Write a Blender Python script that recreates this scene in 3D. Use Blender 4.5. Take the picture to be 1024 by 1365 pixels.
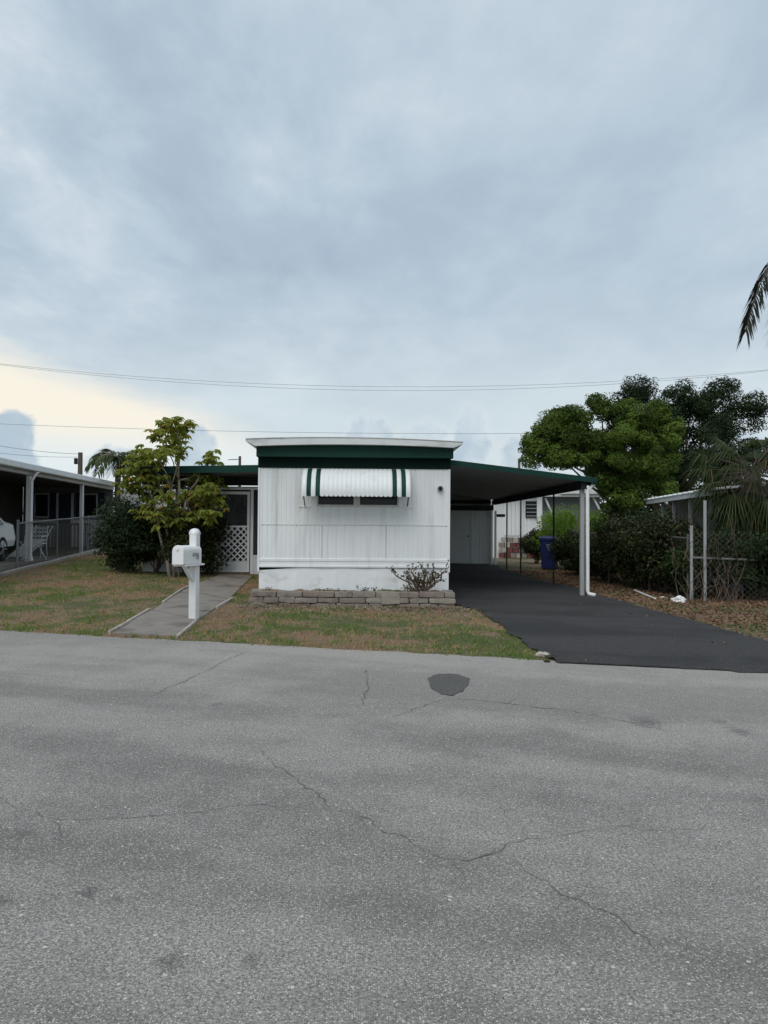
import bpy, bmesh, math, random
import numpy as np
from mathutils import Vector, Matrix, noise
random.seed(7); rng = np.random.default_rng(7)
for o in list(bpy.data.objects): bpy.data.objects.remove(o)
scene = bpy.context.scene; COL = scene.collection
R = math.radians
# ------------------------------------------------------------------ camera
CAMH = 1.55; F = 1025.0; YAW = R(1.5); ROLL = R(0.4); HOR = 704.0
cd = bpy.data.cameras.new('camera'); cam = bpy.data.objects.new('camera', cd); COL.objects.link(cam)
cd.sensor_fit = 'HORIZONTAL'; cd.sensor_width = 36; cd.lens = 36 * F / 1024; cd.clip_end = 3000; cd.clip_start = 0.05
cam.matrix_world = Matrix.Translation((0, 0, CAMH)) @ Matrix.Rotation(-YAW, 4, 'Z') @ Matrix.Rotation(R(90) + math.atan((HOR - 682.5) / F), 4, 'X') @ Matrix.Rotation(ROLL, 4, 'Z')
scene.camera = cam
vs = scene.view_settings; vs.view_transform = 'Standard'; vs.look = 'None'; vs.gamma = 1; vs.exposure = 0.0; vs.use_curve_mapping = False
# ------------------------------------------------------------------ sky
SUN_EL, SUN_AZ = R(52), R(200)         # azimuth clockwise from +Y: behind the viewer, a little left
world = bpy.data.worlds.new('World'); scene.world = world; world.use_nodes = True
nt = world.node_tree; nt.nodes.clear()
class NG:
    """tiny helper for node graphs"""
    def __init__(s, nt): s.nt = nt
    def n(s, t, **k):
        nd = s.nt.nodes.new(t)
        for a, v in k.items(): setattr(nd, a, v)
        return nd
    def put(s, sock, v):
        if isinstance(v, bpy.types.NodeSocket): s.nt.links.new(v, sock)
        elif v is not None: sock.default_value = v
    def m(s, op, a, b=None, c=None, clamp=False):
        nd = s.n('ShaderNodeMath', operation=op, use_clamp=clamp)
        s.put(nd.inputs[0], a); s.put(nd.inputs[1], b)
        if c is not None: s.put(nd.inputs[2], c)
        return nd.outputs[0]
    def vm(s, op, a, b=None, out=0):
        nd = s.n('ShaderNodeVectorMath', operation=op); s.put(nd.inputs[0], a); s.put(nd.inputs[1], b); return nd.outputs[out]
    def step(s, x, a, b, lo=0.0, hi=1.0):
        nd = s.n('ShaderNodeMapRange', interpolation_type='SMOOTHSTEP')
        s.put(nd.inputs[0], x); s.put(nd.inputs[1], a); s.put(nd.inputs[2], b); s.put(nd.inputs[3], lo); s.put(nd.inputs[4], hi); return nd.outputs[0]
    def lin(s, x, a, b, lo=0.0, hi=1.0):
        nd = s.n('ShaderNodeMapRange'); s.put(nd.inputs[0], x); s.put(nd.inputs[1], a); s.put(nd.inputs[2], b); s.put(nd.inputs[3], lo); s.put(nd.inputs[4], hi); return nd.outputs[0]
    def mix(s, f, a, b, mode='MIX'):
        nd = s.n('ShaderNodeMix', data_type='RGBA', blend_type=mode); s.put(nd.inputs[0], f)
        for q, v in ((6, a), (7, b)):
            s.put(nd.inputs[q], v if isinstance(v, bpy.types.NodeSocket) else (*v[:3], 1))
        return nd.outputs[2]
    def noise(s, v, scale, detail=4, rough=.55, dist=0, out=0):
        nd = s.n('ShaderNodeTexNoise'); s.put(nd.inputs['Vector'], v); nd.inputs['Scale'].default_value = scale
        nd.inputs['Detail'].default_value = detail; nd.inputs['Roughness'].default_value = rough; nd.inputs['Distortion'].default_value = dist
        return nd.outputs[out]
    def xyz(s, x, y, z):
        nd = s.n('ShaderNodeCombineXYZ'); s.put(nd.inputs[0], x); s.put(nd.inputs[1], y); s.put(nd.inputs[2], z); return nd.outputs[0]
    def sep(s, v):
        nd = s.n('ShaderNodeSeparateXYZ'); s.put(nd.inputs[0], v); return nd.outputs
def build_sky():
    g = NG(nt)
    d = g.n('ShaderNodeTexCoord').outputs['Generated']
    x, y, z = g.sep(g.vm('NORMALIZE', d))
    zc = g.m('MAXIMUM', z, 0.0)
    k = g.m('ADD', zc, 0.16)
    p = g.xyz(g.m('DIVIDE', x, k), g.m('DIVIDE', y, k), 0.0)      # the flat cloud deck overhead
    n1 = g.noise(g.vm('ADD', g.vm('MULTIPLY', p, (1.6, 1.0, 1)), (4.2, .6, 0)), 1.5, 8, .56, .25)
    n2 = g.noise(g.vm('ADD', p, (7.3, 2.1, 0)), 0.55, 3, .5, .2)
    n3 = g.noise(g.vm('MULTIPLY', g.vm('ADD', p, (1.3, 9.1, 0)), (1.7, 1.0, 1)), 3.4, 7, .6, .3)
    az0 = g.m('ARCTAN2', x, y)
    broken = g.step(az0, .35, -.35, .55, 1.0)              # the deck is more broken on the left
    n1c = g.m('MULTIPLY', g.m('SUBTRACT', n1, .5), g.m('MULTIPLY', broken, .62))
    n3c = g.m('MULTIPLY', g.m('SUBTRACT', n3, .5), g.m('MULTIPLY', broken, .30))
    t = g.m('ADD', g.m('ADD', .545, n1c), g.m('ADD', g.m('MULTIPLY', g.m('SUBTRACT', n2, .5), .25), n3c))
    ramp = g.n('ShaderNodeValToRGB'); g.put(ramp.inputs[0], t)
    cr = ramp.color_ramp; cr.elements[0].position = .36; cr.elements[0].color = (.385, .485, .590, 1)
    cr.elements[1].position = .70; cr.elements[1].color = (.74, .81, .87, 1)
    e = cr.elements.new(.50); e.color = (.470, .575, .680, 1)
    e = cr.elements.new(.58); e.color = (.550, .655, .745, 1)
    deck = ramp.outputs[0]
    az = g.m('SUBTRACT', g.m('ARCTAN2', x, y), YAW)
    el = g.m('ARCSINE', z)
    # the deck thins and pales towards the horizon
    wob = g.noise(g.xyz(g.m('MULTIPLY', az, 1.0), g.m('MULTIPLY', el, 3.2), 0), 3.2, 6, .6)
    wobc = g.m('SUBTRACT', wob, .5)
    low = g.step(g.m('ADD', el, g.m('MULTIPLY', wobc, .16)), .36, .08)
    sky = g.mix(g.m('MULTIPLY', low, .82), deck, (.70, .79, .825))
    # clear warm strip under the cloud edge on the left
    line = g.lin(az, -.47, .16, .208, .02)
    line = g.m('MINIMUM', line, .27)
    gap = g.step(g.m('SUBTRACT', g.m('ADD', el, g.m('MULTIPLY', wobc, .11)), line), .022, -.040)
    side = g.step(az, .22, -.22)
    side2 = g.step(az, -2.4, -1.3)
    gap = g.m('MULTIPLY', g.m('MULTIPLY', gap, side), side2)
    warm = g.mix(g.step(el, .075, .135), (.80, .875, .90), (1.00, .935, .80))
    sky = g.mix(gap, sky, warm)
    # distant cumulus towers along the horizon
    cn = g.m('SUBTRACT', g.noise(g.xyz(az, el, .3), 26, 5, .6), .5)
    bn = g.m('SUBTRACT', g.noise(g.xyz(az, el, 3.3), 9, 3, .5), .5)
    cums = [(-.452, .104, .024, .028), (-.238, .100, .026, .026), (-.021, .118, .030, .026), (.052, .112, .034, .030),
            (.112, .128, .022, .038), (.180, .092, .030, .026), (-.335, .080, .035, .02), (.30, .10, .05, .03), (.42, .09, .06, .035),
            (-.62, .10, .06, .045), (.66, .10, .07, .04), (-.85, .09, .08, .04), (.95, .10, .08, .04)]
    mask = None; rim = None
    for a0, v0, rx, ry in cums:
        dx = g.m('DIVIDE', g.m('SUBTRACT', az, a0), rx)
        dy = g.m('DIVIDE', g.m('MAXIMUM', g.m('SUBTRACT', el, v0), 0.0), ry)
        dd = g.m('ADD', g.m('SQRT', g.m('ADD', g.m('MULTIPLY', dx, dx), g.m('MULTIPLY', dy, dy))), g.m('ADD', g.m('MULTIPLY', cn, 1.5), g.m('MULTIPLY', bn, .9)))
        mk = g.step(dd, 1.2, .80); mask = mk if mask is None else g.m('MAXIMUM', mask, mk)
        rk = g.step(dd, 1.45, 1.0); rim = rk if rim is None else g.m('MAXIMUM', rim, rk)
    fade = g.step(el, .045, .085)
    sky = g.mix(g.m('MULTIPLY', g.m('MULTIPLY', rim, fade), .16), sky, (.93, .93, .90))
    ccol = g.mix(g.step(g.m('ADD', cn, bn), -.2, .25), (.44, .555, .66), (.64, .73, .79))
    sky = g.mix(g.m('MULTIPLY', g.m('MULTIPLY', mask, fade), .92), sky, ccol)
    st = 0.1
    nis = g.n('ShaderNodeTexSky', sky_type='NISHITA', sun_disc=False); nis.sun_elevation = SUN_EL; nis.sun_rotation = SUN_AZ
    nis.air_density = 1.0; nis.dust_density = 2.0
    sc = g.vm('SCALE', sky); sc.node.inputs['Scale'].default_value = 1.0 / st
    col = g.mix(.93, nis.outputs[0], sc)
    bg = g.n('ShaderNodeBackground'); g.put(bg.inputs[0], col); bg.inputs[1].default_value = st
    out = g.n('ShaderNodeOutputWorld'); nt.links.new(bg.outputs[0], out.inputs[0])
build_sky()
sl = bpy.data.lights.new('sun', 'SUN'); sl.energy = 1.5; sl.angle = R(40); sl.color = (1.0, .965, .92)
sun = bpy.data.objects.new('sun', sl); COL.objects.link(sun); sun.location = (0, -20, 30)
sdir = Vector((math.sin(SUN_AZ) * math.cos(SUN_EL), math.cos(SUN_AZ) * math.cos(SUN_EL), math.sin(SUN_EL)))
sun.rotation_euler = sdir.to_track_quat('Z', 'Y').to_euler()
# ------------------------------------------------------------------ places
def W(px, D):                           # plan position of something seen at column px, D metres ahead
    X = (px - 512) / F * D
    return (D * math.sin(YAW) + X * math.cos(YAW), D * math.cos(YAW) - X * math.sin(YAW))
def Z(px, py, D): return CAMH - (py - HOR - (px - 512) * math.tan(ROLL)) * D / F
E0 = np.array(W(0, 11.4)); E1 = np.array(W(1024, 8.5)); ED = (E1 - E0) / np.linalg.norm(E1 - E0); EN = np.array((-ED[1], ED[0]))
def sst(a, b, x):
    t = np.clip((x - a) / (b - a), 0, 1); return t * t * (3 - 2 * t)
def S(x, y): return (x - E0[0]) * EN[0] + (y - E0[1]) * EN[1]
def T(x, y): return (x - E0[0]) * ED[0] + (y - E0[1]) * ED[1]
def wob(t): return .035 * np.sin(t * 2.1 + .4) + .025 * np.sin(t * 5.3 + 1) + .012 * np.sin(t * 13.7)
ROADW = 13.0
def gz(x, y):
    x = np.asarray(x, float); y = np.asarray(y, float)
    s = S(x, y); t = sst(3, -7, x); k = .012 + .037 * t
    z = -.03 + .045 * sst(-.16, .06, s) + .055 * sst(0, 1.6, s) + k * np.clip(s, 0, 20)
    z = z + .012 * np.sin(x * 1.9 + y * .7) * np.sin(y * 1.6 - x * .5) * sst(.2, 1.5, s) * sst(40, 25, s)
    z = z + .05 * sst(-ROADW, -ROADW - .3, s)
    return z
def g1(x, y): return float(gz(x, y))
def G(px, py):
    D = 12.0
    for _ in range(30):
        x, y = W(px, D); D = (CAMH - max(g1(x, y), 0)) * F / max(py - HOR - (px - 512) * math.tan(ROLL), 1)
    return W(px, D)
def inpoly(poly, x, y):
    x = np.asarray(x); y = np.asarray(y); c = np.zeros(x.shape, bool); n = len(poly)
    for i in range(n):
        x1, y1 = poly[i]; x2, y2 = poly[i - 1]
        c ^= ((y1 > y) != (y2 > y)) & (x < (x2 - x1) * (y - y1) / (y2 - y1 + 1e-12) + x1)
    return c
# ------------------------------------------------------------------ materials
def newmat(name):
    m = bpy.data.materials.new(name); m.use_nodes = True; m.node_tree.nodes.clear(); g = NG(m.node_tree)
    b = g.n('ShaderNodeBsdfPrincipled'); o = g.n('ShaderNodeOutputMaterial'); m.node_tree.links.new(b.outputs[0], o.inputs[0])
    return m, g, b, o
def bump(g, b, h, strength=.3, dist=.01):
    bp = g.n('ShaderNodeBump'); bp.inputs['Strength'].default_value = strength; bp.inputs['Distance'].default_value = dist
    g.put(bp.inputs['Height'], h); g.put(b.inputs['Normal'], bp.outputs[0])
def plain(name, col, rough=.6, var=.15, scale=6, metal=0, spec=.5, dirt=None, dirt_amt=.5, stretch=(1, 1, 1), bmp=.15, bscale=60):
    m, g, b, o = newmat(name)
    pos = g.n('ShaderNodeNewGeometry').outputs['Position']; pv = g.vm('MULTIPLY', pos, stretch)
    n = g.noise(pv, scale, 5, .6)
    c = g.mix(n, [v * (1 - var) for v in col], [min(v * (1 + var), 1) for v in col])
    if dirt:
        dm = g.step(g.noise(g.vm('ADD', pv, (3.1, 1.7, .4)), scale * .6, 6, .65), .50, .72)
        c = g.mix(g.m('MULTIPLY', dm, dirt_amt), c, dirt)
    g.put(b.inputs['Base Color'], c); b.inputs['Roughness'].default_value = rough; b.inputs['Metallic'].default_value = metal; b.inputs['Specular IOR Level'].default_value = spec
    if bmp: bump(g, b, g.noise(pos, bscale, 3), bmp, .004)
    return m
M = {}
M['white'] = plain('white_painted_metal', (.74, .76, .76), .45, .05, 3, dirt=(.50, .48, .43), dirt_amt=.30, stretch=(3, 3, .35), bmp=.05)
M['siding'] = plain('white_siding', (.78, .80, .80), .42, .08, 1.7, dirt=(.44, .43, .39), dirt_amt=.5, stretch=(4.5, 4.5, .35), bmp=.08, bscale=14)
M['skirt'] = plain('peeling_white_skirting', (.78, .80, .81), .6, .08, 4, dirt=(.42, .40, .37), dirt_amt=.6, stretch=(1, 1, 1.6), bmp=.3, bscale=20)
M['vinyl'] = plain('white_vinyl', (.80, .80, .80), .35, .04, 5, dirt=(.55, .52, .46), dirt_amt=.3, bmp=.05)
M['dirtywhite'] = plain('weathered_white', (.60, .61, .61), .55, .12, 5, dirt=(.30, .29, .26), dirt_amt=.5, stretch=(1, 1, .5))
M['green'] = plain('dark_green_paint', (.006, .040, .030), .6, .2, 4, spec=.2, dirt=(.016, .05, .04), dirt_amt=.4)
M['green_dk'] = plain('green_recess_shade', (.003, .014, .011), .8, .2, 4, spec=.12)  # same green, with the shade under the upper band put into the colour
M['roofwhite'] = plain('white_roof_coating', (.66, .68, .67), .6, .08, 3, dirt=(.36, .37, .36), dirt_amt=.6, stretch=(1, 1, 3))
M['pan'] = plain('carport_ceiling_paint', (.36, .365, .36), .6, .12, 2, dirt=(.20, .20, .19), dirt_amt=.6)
M['darkmetal'] = plain('dark_metal', (.020, .021, .023), .7, .2, 5, spec=.2)
M['steel'] = plain('galvanised_steel', (.20, .205, .205), .6, .2, 8, metal=.2)
M['rusty'] = plain('weathered_fence_tube', (.12, .115, .105), .8, .3, 9, dirt=(.07, .05, .035), dirt_amt=.7)
M['greypost'] = plain('grey_post', (.34, .35, .35), .6, .15, 8)
M['shadewall'] = plain('porch_shade_brown', (.06, .052, .045), .8, .2, 4, stretch=(1, 1, .3))  # dark brown stands in for the shade inside the neighbour's porch
M['wood'] = plain('weathered_wood', (.10, .075, .055), .8, .3, 9, stretch=(1, 1, .15))
M['wire'] = plain('cable', (.20, .20, .21), .6, .1, 5, bmp=0)
M['concrete'] = plain('walk_concrete', (.225, .20, .175), .9, .4, 2.6, dirt=(.075, .062, .052), dirt_amt=.9, bmp=.4, bscale=90)
M['edging'] = plain('pale_concrete_edging', (.40, .36, .315), .95, .35, 9, dirt=(.13, .11, .085), dirt_amt=.6, bmp=.4)
M['block_a'] = plain('grey_block', (.255, .222, .192), .95, .25, 9, dirt=(.12, .10, .085), dirt_amt=.85, bmp=.8, bscale=35)
M['block_b'] = plain('brown_block', (.24, .196, .165), .95, .25, 9, dirt=(.11, .09, .075), dirt_amt=.85, bmp=.8, bscale=35)
M['block_c'] = plain('buff_block', (.30, .27, .22), .95, .2, 9, dirt=(.2, .18, .14), dirt_amt=.5, bmp=.5)
M['bark_pale'] = plain('pale_bark', (.30, .26, .21), .9, .25, 9, dirt=(.12, .10, .08), bmp=.5)
M['bark'] = plain('dark_bark', (.085, .068, .052), .95, .3, 12, bmp=.6)
M['twig'] = plain('twig', (.125, .085, .065), .9, .3, 15)
M['shutter'] = plain('navy_shutter', (.020, .030, .060), .5, .1, 5)
M['bin'] = plain('blue_plastic', (.012, .022, .115), .42, .1, 4)
M['red'] = plain('red_brick', (.15, .045, .04), .85, .25, 12)
M['greywall'] = plain('grey_wall', (.18, .19, .205), .8, .12, 2)
M['bluegrey'] = plain('bluegrey_wall', (.20, .215, .25), .7, .1, 2)
M['tyre'] = plain('tyre_rubber', (.018, .018, .018), .8, .1, 10)
M['alloy'] = plain('alloy', (.35, .35, .36), .35, .1, 10, metal=.6)
M['carpaint'] = plain('white_car_paint', (.72, .72, .72), .22, .03, 3, bmp=0)
M['mulch'] = plain('dead_leaf', (.19, .105, .065), .9, .5, 5, bmp=0)
M['bag'] = plain('white_plastic_bag', (.80, .80, .79), .5, .06, 8)
M['tarp'] = plain('dark_soil_clod', (.03, .027, .023), .95, .3, 20)
def glass(name, col=(.012, .014, .016)):
    m, g, b, o = newmat(name); b.inputs['Base Color'].default_value = (*col, 1); b.inputs['Roughness'].default_value = .12; b.inputs['Specular IOR Level'].default_value = .25; return m
M['glass'] = glass('window_glass')
def screen_mat():
    m, g, b, o = newmat('insect_screen'); b.inputs['Base Color'].default_value = (.05, .052, .055, 1); b.inputs['Roughness'].default_value = .7
    tr = g.n('ShaderNodeBsdfTransparent'); mx = g.n('ShaderNodeMixShader'); mx.inputs[0].default_value = .45
    m.node_tree.links.new(tr.outputs[0], mx.inputs[1]); m.node_tree.links.new(b.outputs[0], mx.inputs[2]); m.node_tree.links.new(mx.outputs[0], o.inputs[0]); return m
M['screen'] = screen_mat()
def leaf_mat(name, dark, light, trans=.3, rough=.6, alt=None, altp=.1):
    m, g, b, o = newmat(name)
    ge = g.n('ShaderNodeNewGeometry'); rnd = ge.outputs['Random Per Island']
    n = g.noise(ge.outputs['Position'], 1.5, 3, .5)
    f = g.m('ADD', g.m('MULTIPLY', rnd, .45), g.m('MULTIPLY', g.step(n, .38, .62), .55))
    c = g.mix(f, dark, light)
    if alt: c = g.mix(g.step(g.m('FRACT', g.m('MULTIPLY', rnd, 37.7)), 1 - altp, 1 - altp + .02), c, alt)
    g.put(b.inputs['Base Color'], c); b.inputs['Roughness'].default_value = rough; b.inputs['Specular IOR Level'].default_value = .14
    tl = g.n('ShaderNodeBsdfTranslucent'); g.put(tl.inputs[0], g.mix(.5, c, (light[0] * 1.3, light[1] * 1.3, light[2] * .8)))
    mx = g.n('ShaderNodeMixShader'); mx.inputs[0].default_value = trans
    m.node_tree.links.new(b.outputs[0], mx.inputs[1]); m.node_tree.links.new(tl.outputs[0], mx.inputs[2]); m.node_tree.links.new(mx.outputs[0], o.inputs[0]); return m
M['lf_green'] = leaf_mat('bright_leaves', (.011, .030, .007), (.145, .215, .036), .32)
M['lf_dark'] = leaf_mat('dark_leaves', (.010, .022, .009), (.038, .062, .024), .2)
M['lf_hedge'] = leaf_mat('hedge_leaves', (.009, .018, .006), (.046, .060, .019), .2, alt=(.09, .07, .04), altp=.10)
M['lf_yel'] = leaf_mat('yellow_green_leaves', (.10, .135, .024), (.31, .35, .075), .45, alt=(.36, .21, .05), altp=.10)
M['lf_shrub'] = leaf_mat('shrub_leaves', (.010, .022, .008), (.042, .066, .022), .2)
M['lf_lime'] = leaf_mat('lime_leaves', (.09, .17, .018), (.28, .42, .06), .45)
M['lf_palm'] = leaf_mat('palm_leaflets', (.022, .036, .014), (.085, .11, .042), .3, alt=(.13, .105, .06), altp=.08)
M['lf_frond'] = leaf_mat('dry_dark_frond', (.018, .022, .018), (.055, .06, .045), .2)
M['lf_bare'] = leaf_mat('sparse_leaves', (.05, .045, .025), (.12, .11, .05), .25)
def lawn_nodes(g):
    pos = g.n('ShaderNodeNewGeometry').outputs['Position']
    a = g.noise(pos, .55, 4, .6); b = g.noise(pos, 2.4, 5, .65); c = g.noise(pos, 9, 4, .7)
    t = g.m('ADD', g.m('MULTIPLY', a, .50), g.m('ADD', g.m('MULTIPLY', b, .42), g.m('MULTIPLY', c, .26)))
    t = g.m('ADD', .515, g.m('MULTIPLY', g.m('SUBTRACT', t, .59), 2.5))
    px, py, _ = g.sep(pos)                      # worn earth by the planter, dead turf at the left kerb, greener verge by the drive
    sd = g.m('ADD', g.m('MULTIPLY', g.m('SUBTRACT', px, float(E0[0])), float(EN[0])), g.m('MULTIPLY', g.m('SUBTRACT', py, float(E0[1])), float(EN[1])))
    mid = g.m('MULTIPLY', g.step(px, -3.4, -2.4), g.step(px, 4.2, 3.2))
    t = g.m('ADD', t, g.m('MULTIPLY', mid, g.lin(sd, .2, 3.4, .06, -.085)))
    lf = g.step(px, -3.2, -4.4)
    t = g.m('ADD', t, g.m('MULTIPLY', lf, g.lin(sd, .2, 3.0, -.07, .03)))
    return pos, t, c
def lawn_ground():
    m, g, b, o = newmat('dry_lawn_soil'); pos, t, c = lawn_nodes(g)
    r = g.n('ShaderNodeValToRGB'); g.put(r.inputs[0], t); e = r.color_ramp.elements
    e[0].position = .42; e[0].color = (.25, .175, .115, 1); e[1].position = .62; e[1].color = (.105, .115, .038, 1)
    k = r.color_ramp.elements.new(.49); k.color = (.20, .155, .09, 1); k = r.color_ramp.elements.new(.55); k.color = (.145, .13, .055, 1)
    f = g.noise(pos, 45, 4, .7); cc = g.mix(g.step(f, .45, .75), r.outputs[0], (.05, .037, .022)); cc = g.mix(g.step(g.noise(pos, 70, 2), .62, .75), cc, (.30, .26, .19))
    g.put(b.inputs['Base Color'], cc); b.inputs['Roughness'].default_value = 1; bump(g, b, g.m('ADD', f, g.m('MULTIPLY', c, 2)), .9, .03); return m
M['lawn'] = lawn_ground()
def blade_mat():
    m, g, b, o = newmat('grass_blades'); pos, t, c = lawn_nodes(g)
    rnd = g.n('ShaderNodeNewGeometry').outputs['Random Per Island']
    x = g.m('ADD', t, g.m('MULTIPLY', g.m('SUBTRACT', rnd, .5), .24))
    r = g.n('ShaderNodeValToRGB'); g.put(r.inputs[0], x); e = r.color_ramp.elements
    e[0].position = .42; e[0].color = (.42, .25, .13, 1); e[1].position = .60; e[1].color = (.13, .215, .03, 1)
    k = r.color_ramp.elements.new(.49); k.color = (.44, .34, .18, 1); k = r.color_ramp.elements.new(.545); k.color = (.25, .27, .06, 1)
    g.put(b.inputs['Base Color'], r.outputs[0]); b.inputs['Roughness'].default_value = .7
    tl = g.n('ShaderNodeBsdfTranslucent'); g.put(tl.inputs[0], r.outputs[0]); mx = g.n('ShaderNodeMixShader'); mx.inputs[0].default_value = .3
    m.node_tree.links.new(b.outputs[0], mx.inputs[1]); m.node_tree.links.new(tl.outputs[0], mx.inputs[2]); m.node_tree.links.new(mx.outputs[0], o.inputs[0]); return m
M['blade'] = blade_mat()
def asphalt(name, base, dark, speck, spots=(), worn=True, amt=.6):
    m, g, b, o = newmat(name); pos = g.n('ShaderNodeNewGeometry').outputs['Position']
    ang = math.atan2(ED[1], ED[0]); rot = g.n('ShaderNodeVectorRotate', rotation_type='Z_AXIS'); g.put(rot.inputs['Vector'], pos); rot.inputs['Angle'].default_value = -ang
    rp = rot.outputs[0]
    big = g.noise(g.vm('MULTIPLY', rp, (.16, .75, 1)), 1.0, 4, .55, .3)
    mid = g.noise(rp, 1.3, 6, .65); fine = g.noise(pos, 75, 3, .7)
    v = g.n('ShaderNodeTexVoronoi'); g.put(v.inputs['Vector'], pos); v.inputs['Scale'].default_value = 125
    cell = g.sep(v.outputs['Color'])[0]; dist = v.outputs['Distance']
    v2 = g.n('ShaderNodeTexVoronoi'); g.put(v2.inputs['Vector'], pos); v2.inputs['Scale'].default_value = 38
    cell2 = g.sep(v2.outputs['Color'])[1]
    c = g.mix(g.step(g.m('ADD', g.m('MULTIPLY', big, .65), g.m('MULTIPLY', mid, .35)), .41, .59), dark, base)
    c = g.mix(g.m('MULTIPLY', g.step(fine, .62, .38), .6), c, [q * .42 for q in dark])
    sp = g.m('MULTIPLY', g.step(cell, .55, .90), g.step(dist, .50, .28))
    c = g.mix(g.m('MULTIPLY', sp, amt), c, speck)
    c = g.mix(g.m('MULTIPLY', g.m('MULTIPLY', g.step(cell, .40, .15), g.step(dist, .6, .3)), .75), c, [q * .35 for q in dark])
    c = g.mix(g.m('MULTIPLY', g.m('MULTIPLY', g.step(cell2, .95, .99), g.step(v2.outputs['Distance'], .36, .22)), amt * .9), c, speck)
    if worn and spots:                      # dusty, less travelled strip along the verge
        sx_ = g.sep(pos); sd = g.m('ADD', g.m('MULTIPLY', g.m('SUBTRACT', sx_[0], float(E0[0])), float(EN[0])), g.m('MULTIPLY', g.m('SUBTRACT', sx_[1], float(E0[1])), float(EN[1])))
        c = g.mix(g.m('MULTIPLY', g.step(g.m('ADD', sd, g.m('MULTIPLY', mid, 1.6)), -4.2, .4), .22), c, (.50, .47, .43))
    for (sx, sy, rx, ry, am) in spots:
        dx = g.sep(g.vm('SUBTRACT', pos, (sx, sy, 0)))
        dd = g.m('SQRT', g.m('ADD', g.m('POWER', g.m('DIVIDE', g.m('ABSOLUTE', dx[0]), rx), 2), g.m('POWER', g.m('DIVIDE', g.m('ABSOLUTE', dx[1]), ry), 2)))
        dd = g.m('ADD', dd, g.m('MULTIPLY', g.m('SUBTRACT', g.noise(pos, 22, 5, .75), .5), 4.5))
        c = g.mix(g.m('MULTIPLY', g.step(dd, 1.3, .2), am * .55), c, (.028, .027, .026))
    g.put(b.inputs['Base Color'], c); b.inputs['Roughness'].default_value = .9; b.inputs['Specular IOR Level'].default_value = .3
    bump(g, b, g.m('ADD', g.m('MULTIPLY', g.m('SUBTRACT', 1.0, dist), 1.0), g.m('MULTIPLY', fine, .6)), .55, .006); return m
# ------------------------------------------------------------------ mesh builder
class MB:
    def __init__(s): s.v = []; s.f = []
    def add(s, vs, fs):
        o = len(s.v); s.v += [tuple(map(float, v)) for v in vs]; s.f += [tuple(i + o for i in f) for f in fs]; return s
    def box(s, x0, x1, y0, y1, z0, z1, X=None):
        vs = [(x, y, z) for z in (z0, z1) for y in (y0, y1) for x in (x0, x1)]
        if X: vs = [X(*v) for v in vs]
        return s.add(vs, [(0, 2, 3, 1), (4, 5, 7, 6), (0, 1, 5, 4), (2, 6, 7, 3), (0, 4, 6, 2), (1, 3, 7, 5)])
    def tube(s, pts, rad, n=8, cap=True):
        pts = [Vector(p) for p in pts]; k = len(pts)
        if not hasattr(rad, '__len__'): rad = [rad] * k
        vs = []; fs = []; up = None
        for i, p in enumerate(pts):
            d = (pts[min(i + 1, k - 1)] - pts[max(i - 1, 0)]).normalized()
            if up is None: up = d.orthogonal().normalized()
            up = (up - d * up.dot(d)); up = up.normalized() if up.length > 1e-6 else d.orthogonal().normalized()
            w = d.cross(up)
            for j in range(n):
                a = 2 * math.pi * j / n; vs.append(p + (up * math.cos(a) + w * math.sin(a)) * rad[i])
        for i in range(k - 1):
            for j in range(n):
                j2 = (j + 1) % n; fs.append((i * n + j, i * n + j2, (i + 1) * n + j2, (i + 1) * n + j))
        if cap: fs.append(tuple(range(n - 1, -1, -1))); fs.append(tuple((k - 1) * n + j for j in range(n)))
        return s.add(vs, fs)
    def bar(s, a, b, w, t, up=(0, 0, 1)):
        a = Vector(a); b = Vector(b); d = (b - a).normalized(); u = Vector(up); u = (u - d * u.dot(d)).normalized(); q = d.cross(u)
        vs = [p + q * (sx * w / 2) + u * (sy * t / 2) for p in (a, b) for sx, sy in ((-1, -1), (1, -1), (1, 1), (-1, 1))]
        return s.add(vs, [(3, 2, 1, 0), (4, 5, 6, 7), (0, 1, 5, 4), (1, 2, 6, 5), (2, 3, 7, 6), (3, 0, 4, 7)])
    def prism(s, prof, a, b, X):            # profile (p,q) swept from a to b; X(p, q, t) -> point
        n = len(prof); vs = [X(p, q, a) for p, q in prof] + [X(p, q, b) for p, q in prof]
        fs = [(i, (i + 1) % n, n + (i + 1) % n, n + i) for i in range(n)] + [tuple(range(n - 1, -1, -1)), tuple(range(n, 2 * n))]
        return s.add(vs, fs)
    def build(s, name, mat, parent=None, smooth=False, bevel=0, kind=None):
        me = bpy.data.meshes.new(name); off = Vector(parent_loc(parent)) if parent else Vector((0, 0, 0))
        me.from_pydata([tuple(Vector(v) - off) for v in s.v], [], s.f); me.validate()
        bm = bmesh.new(); bm.from_mesh(me); bmesh.ops.recalc_face_normals(bm, faces=bm.faces)
        if bevel: bmesh.ops.bevel(bm, geom=list(bm.edges), offset=bevel, segments=1, affect='EDGES')
        bm.to_mesh(me); bm.free()
        return link(name, me, mat, parent, smooth, kind)
def parent_loc(p):
    l = Vector((0, 0, 0))
    while p: l = l + p.location; p = p.parent
    return l
def link(name, me, mat, parent=None, smooth=False, kind=None):
    me.materials.append(M[mat] if isinstance(mat, str) else mat)
    if smooth: me.polygons.foreach_set('use_smooth', [True] * len(me.polygons))
    o = bpy.data.objects.new(name, me); COL.objects.link(o)
    if parent: o.parent = parent
    if kind: o['kind'] = kind
    return o
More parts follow.
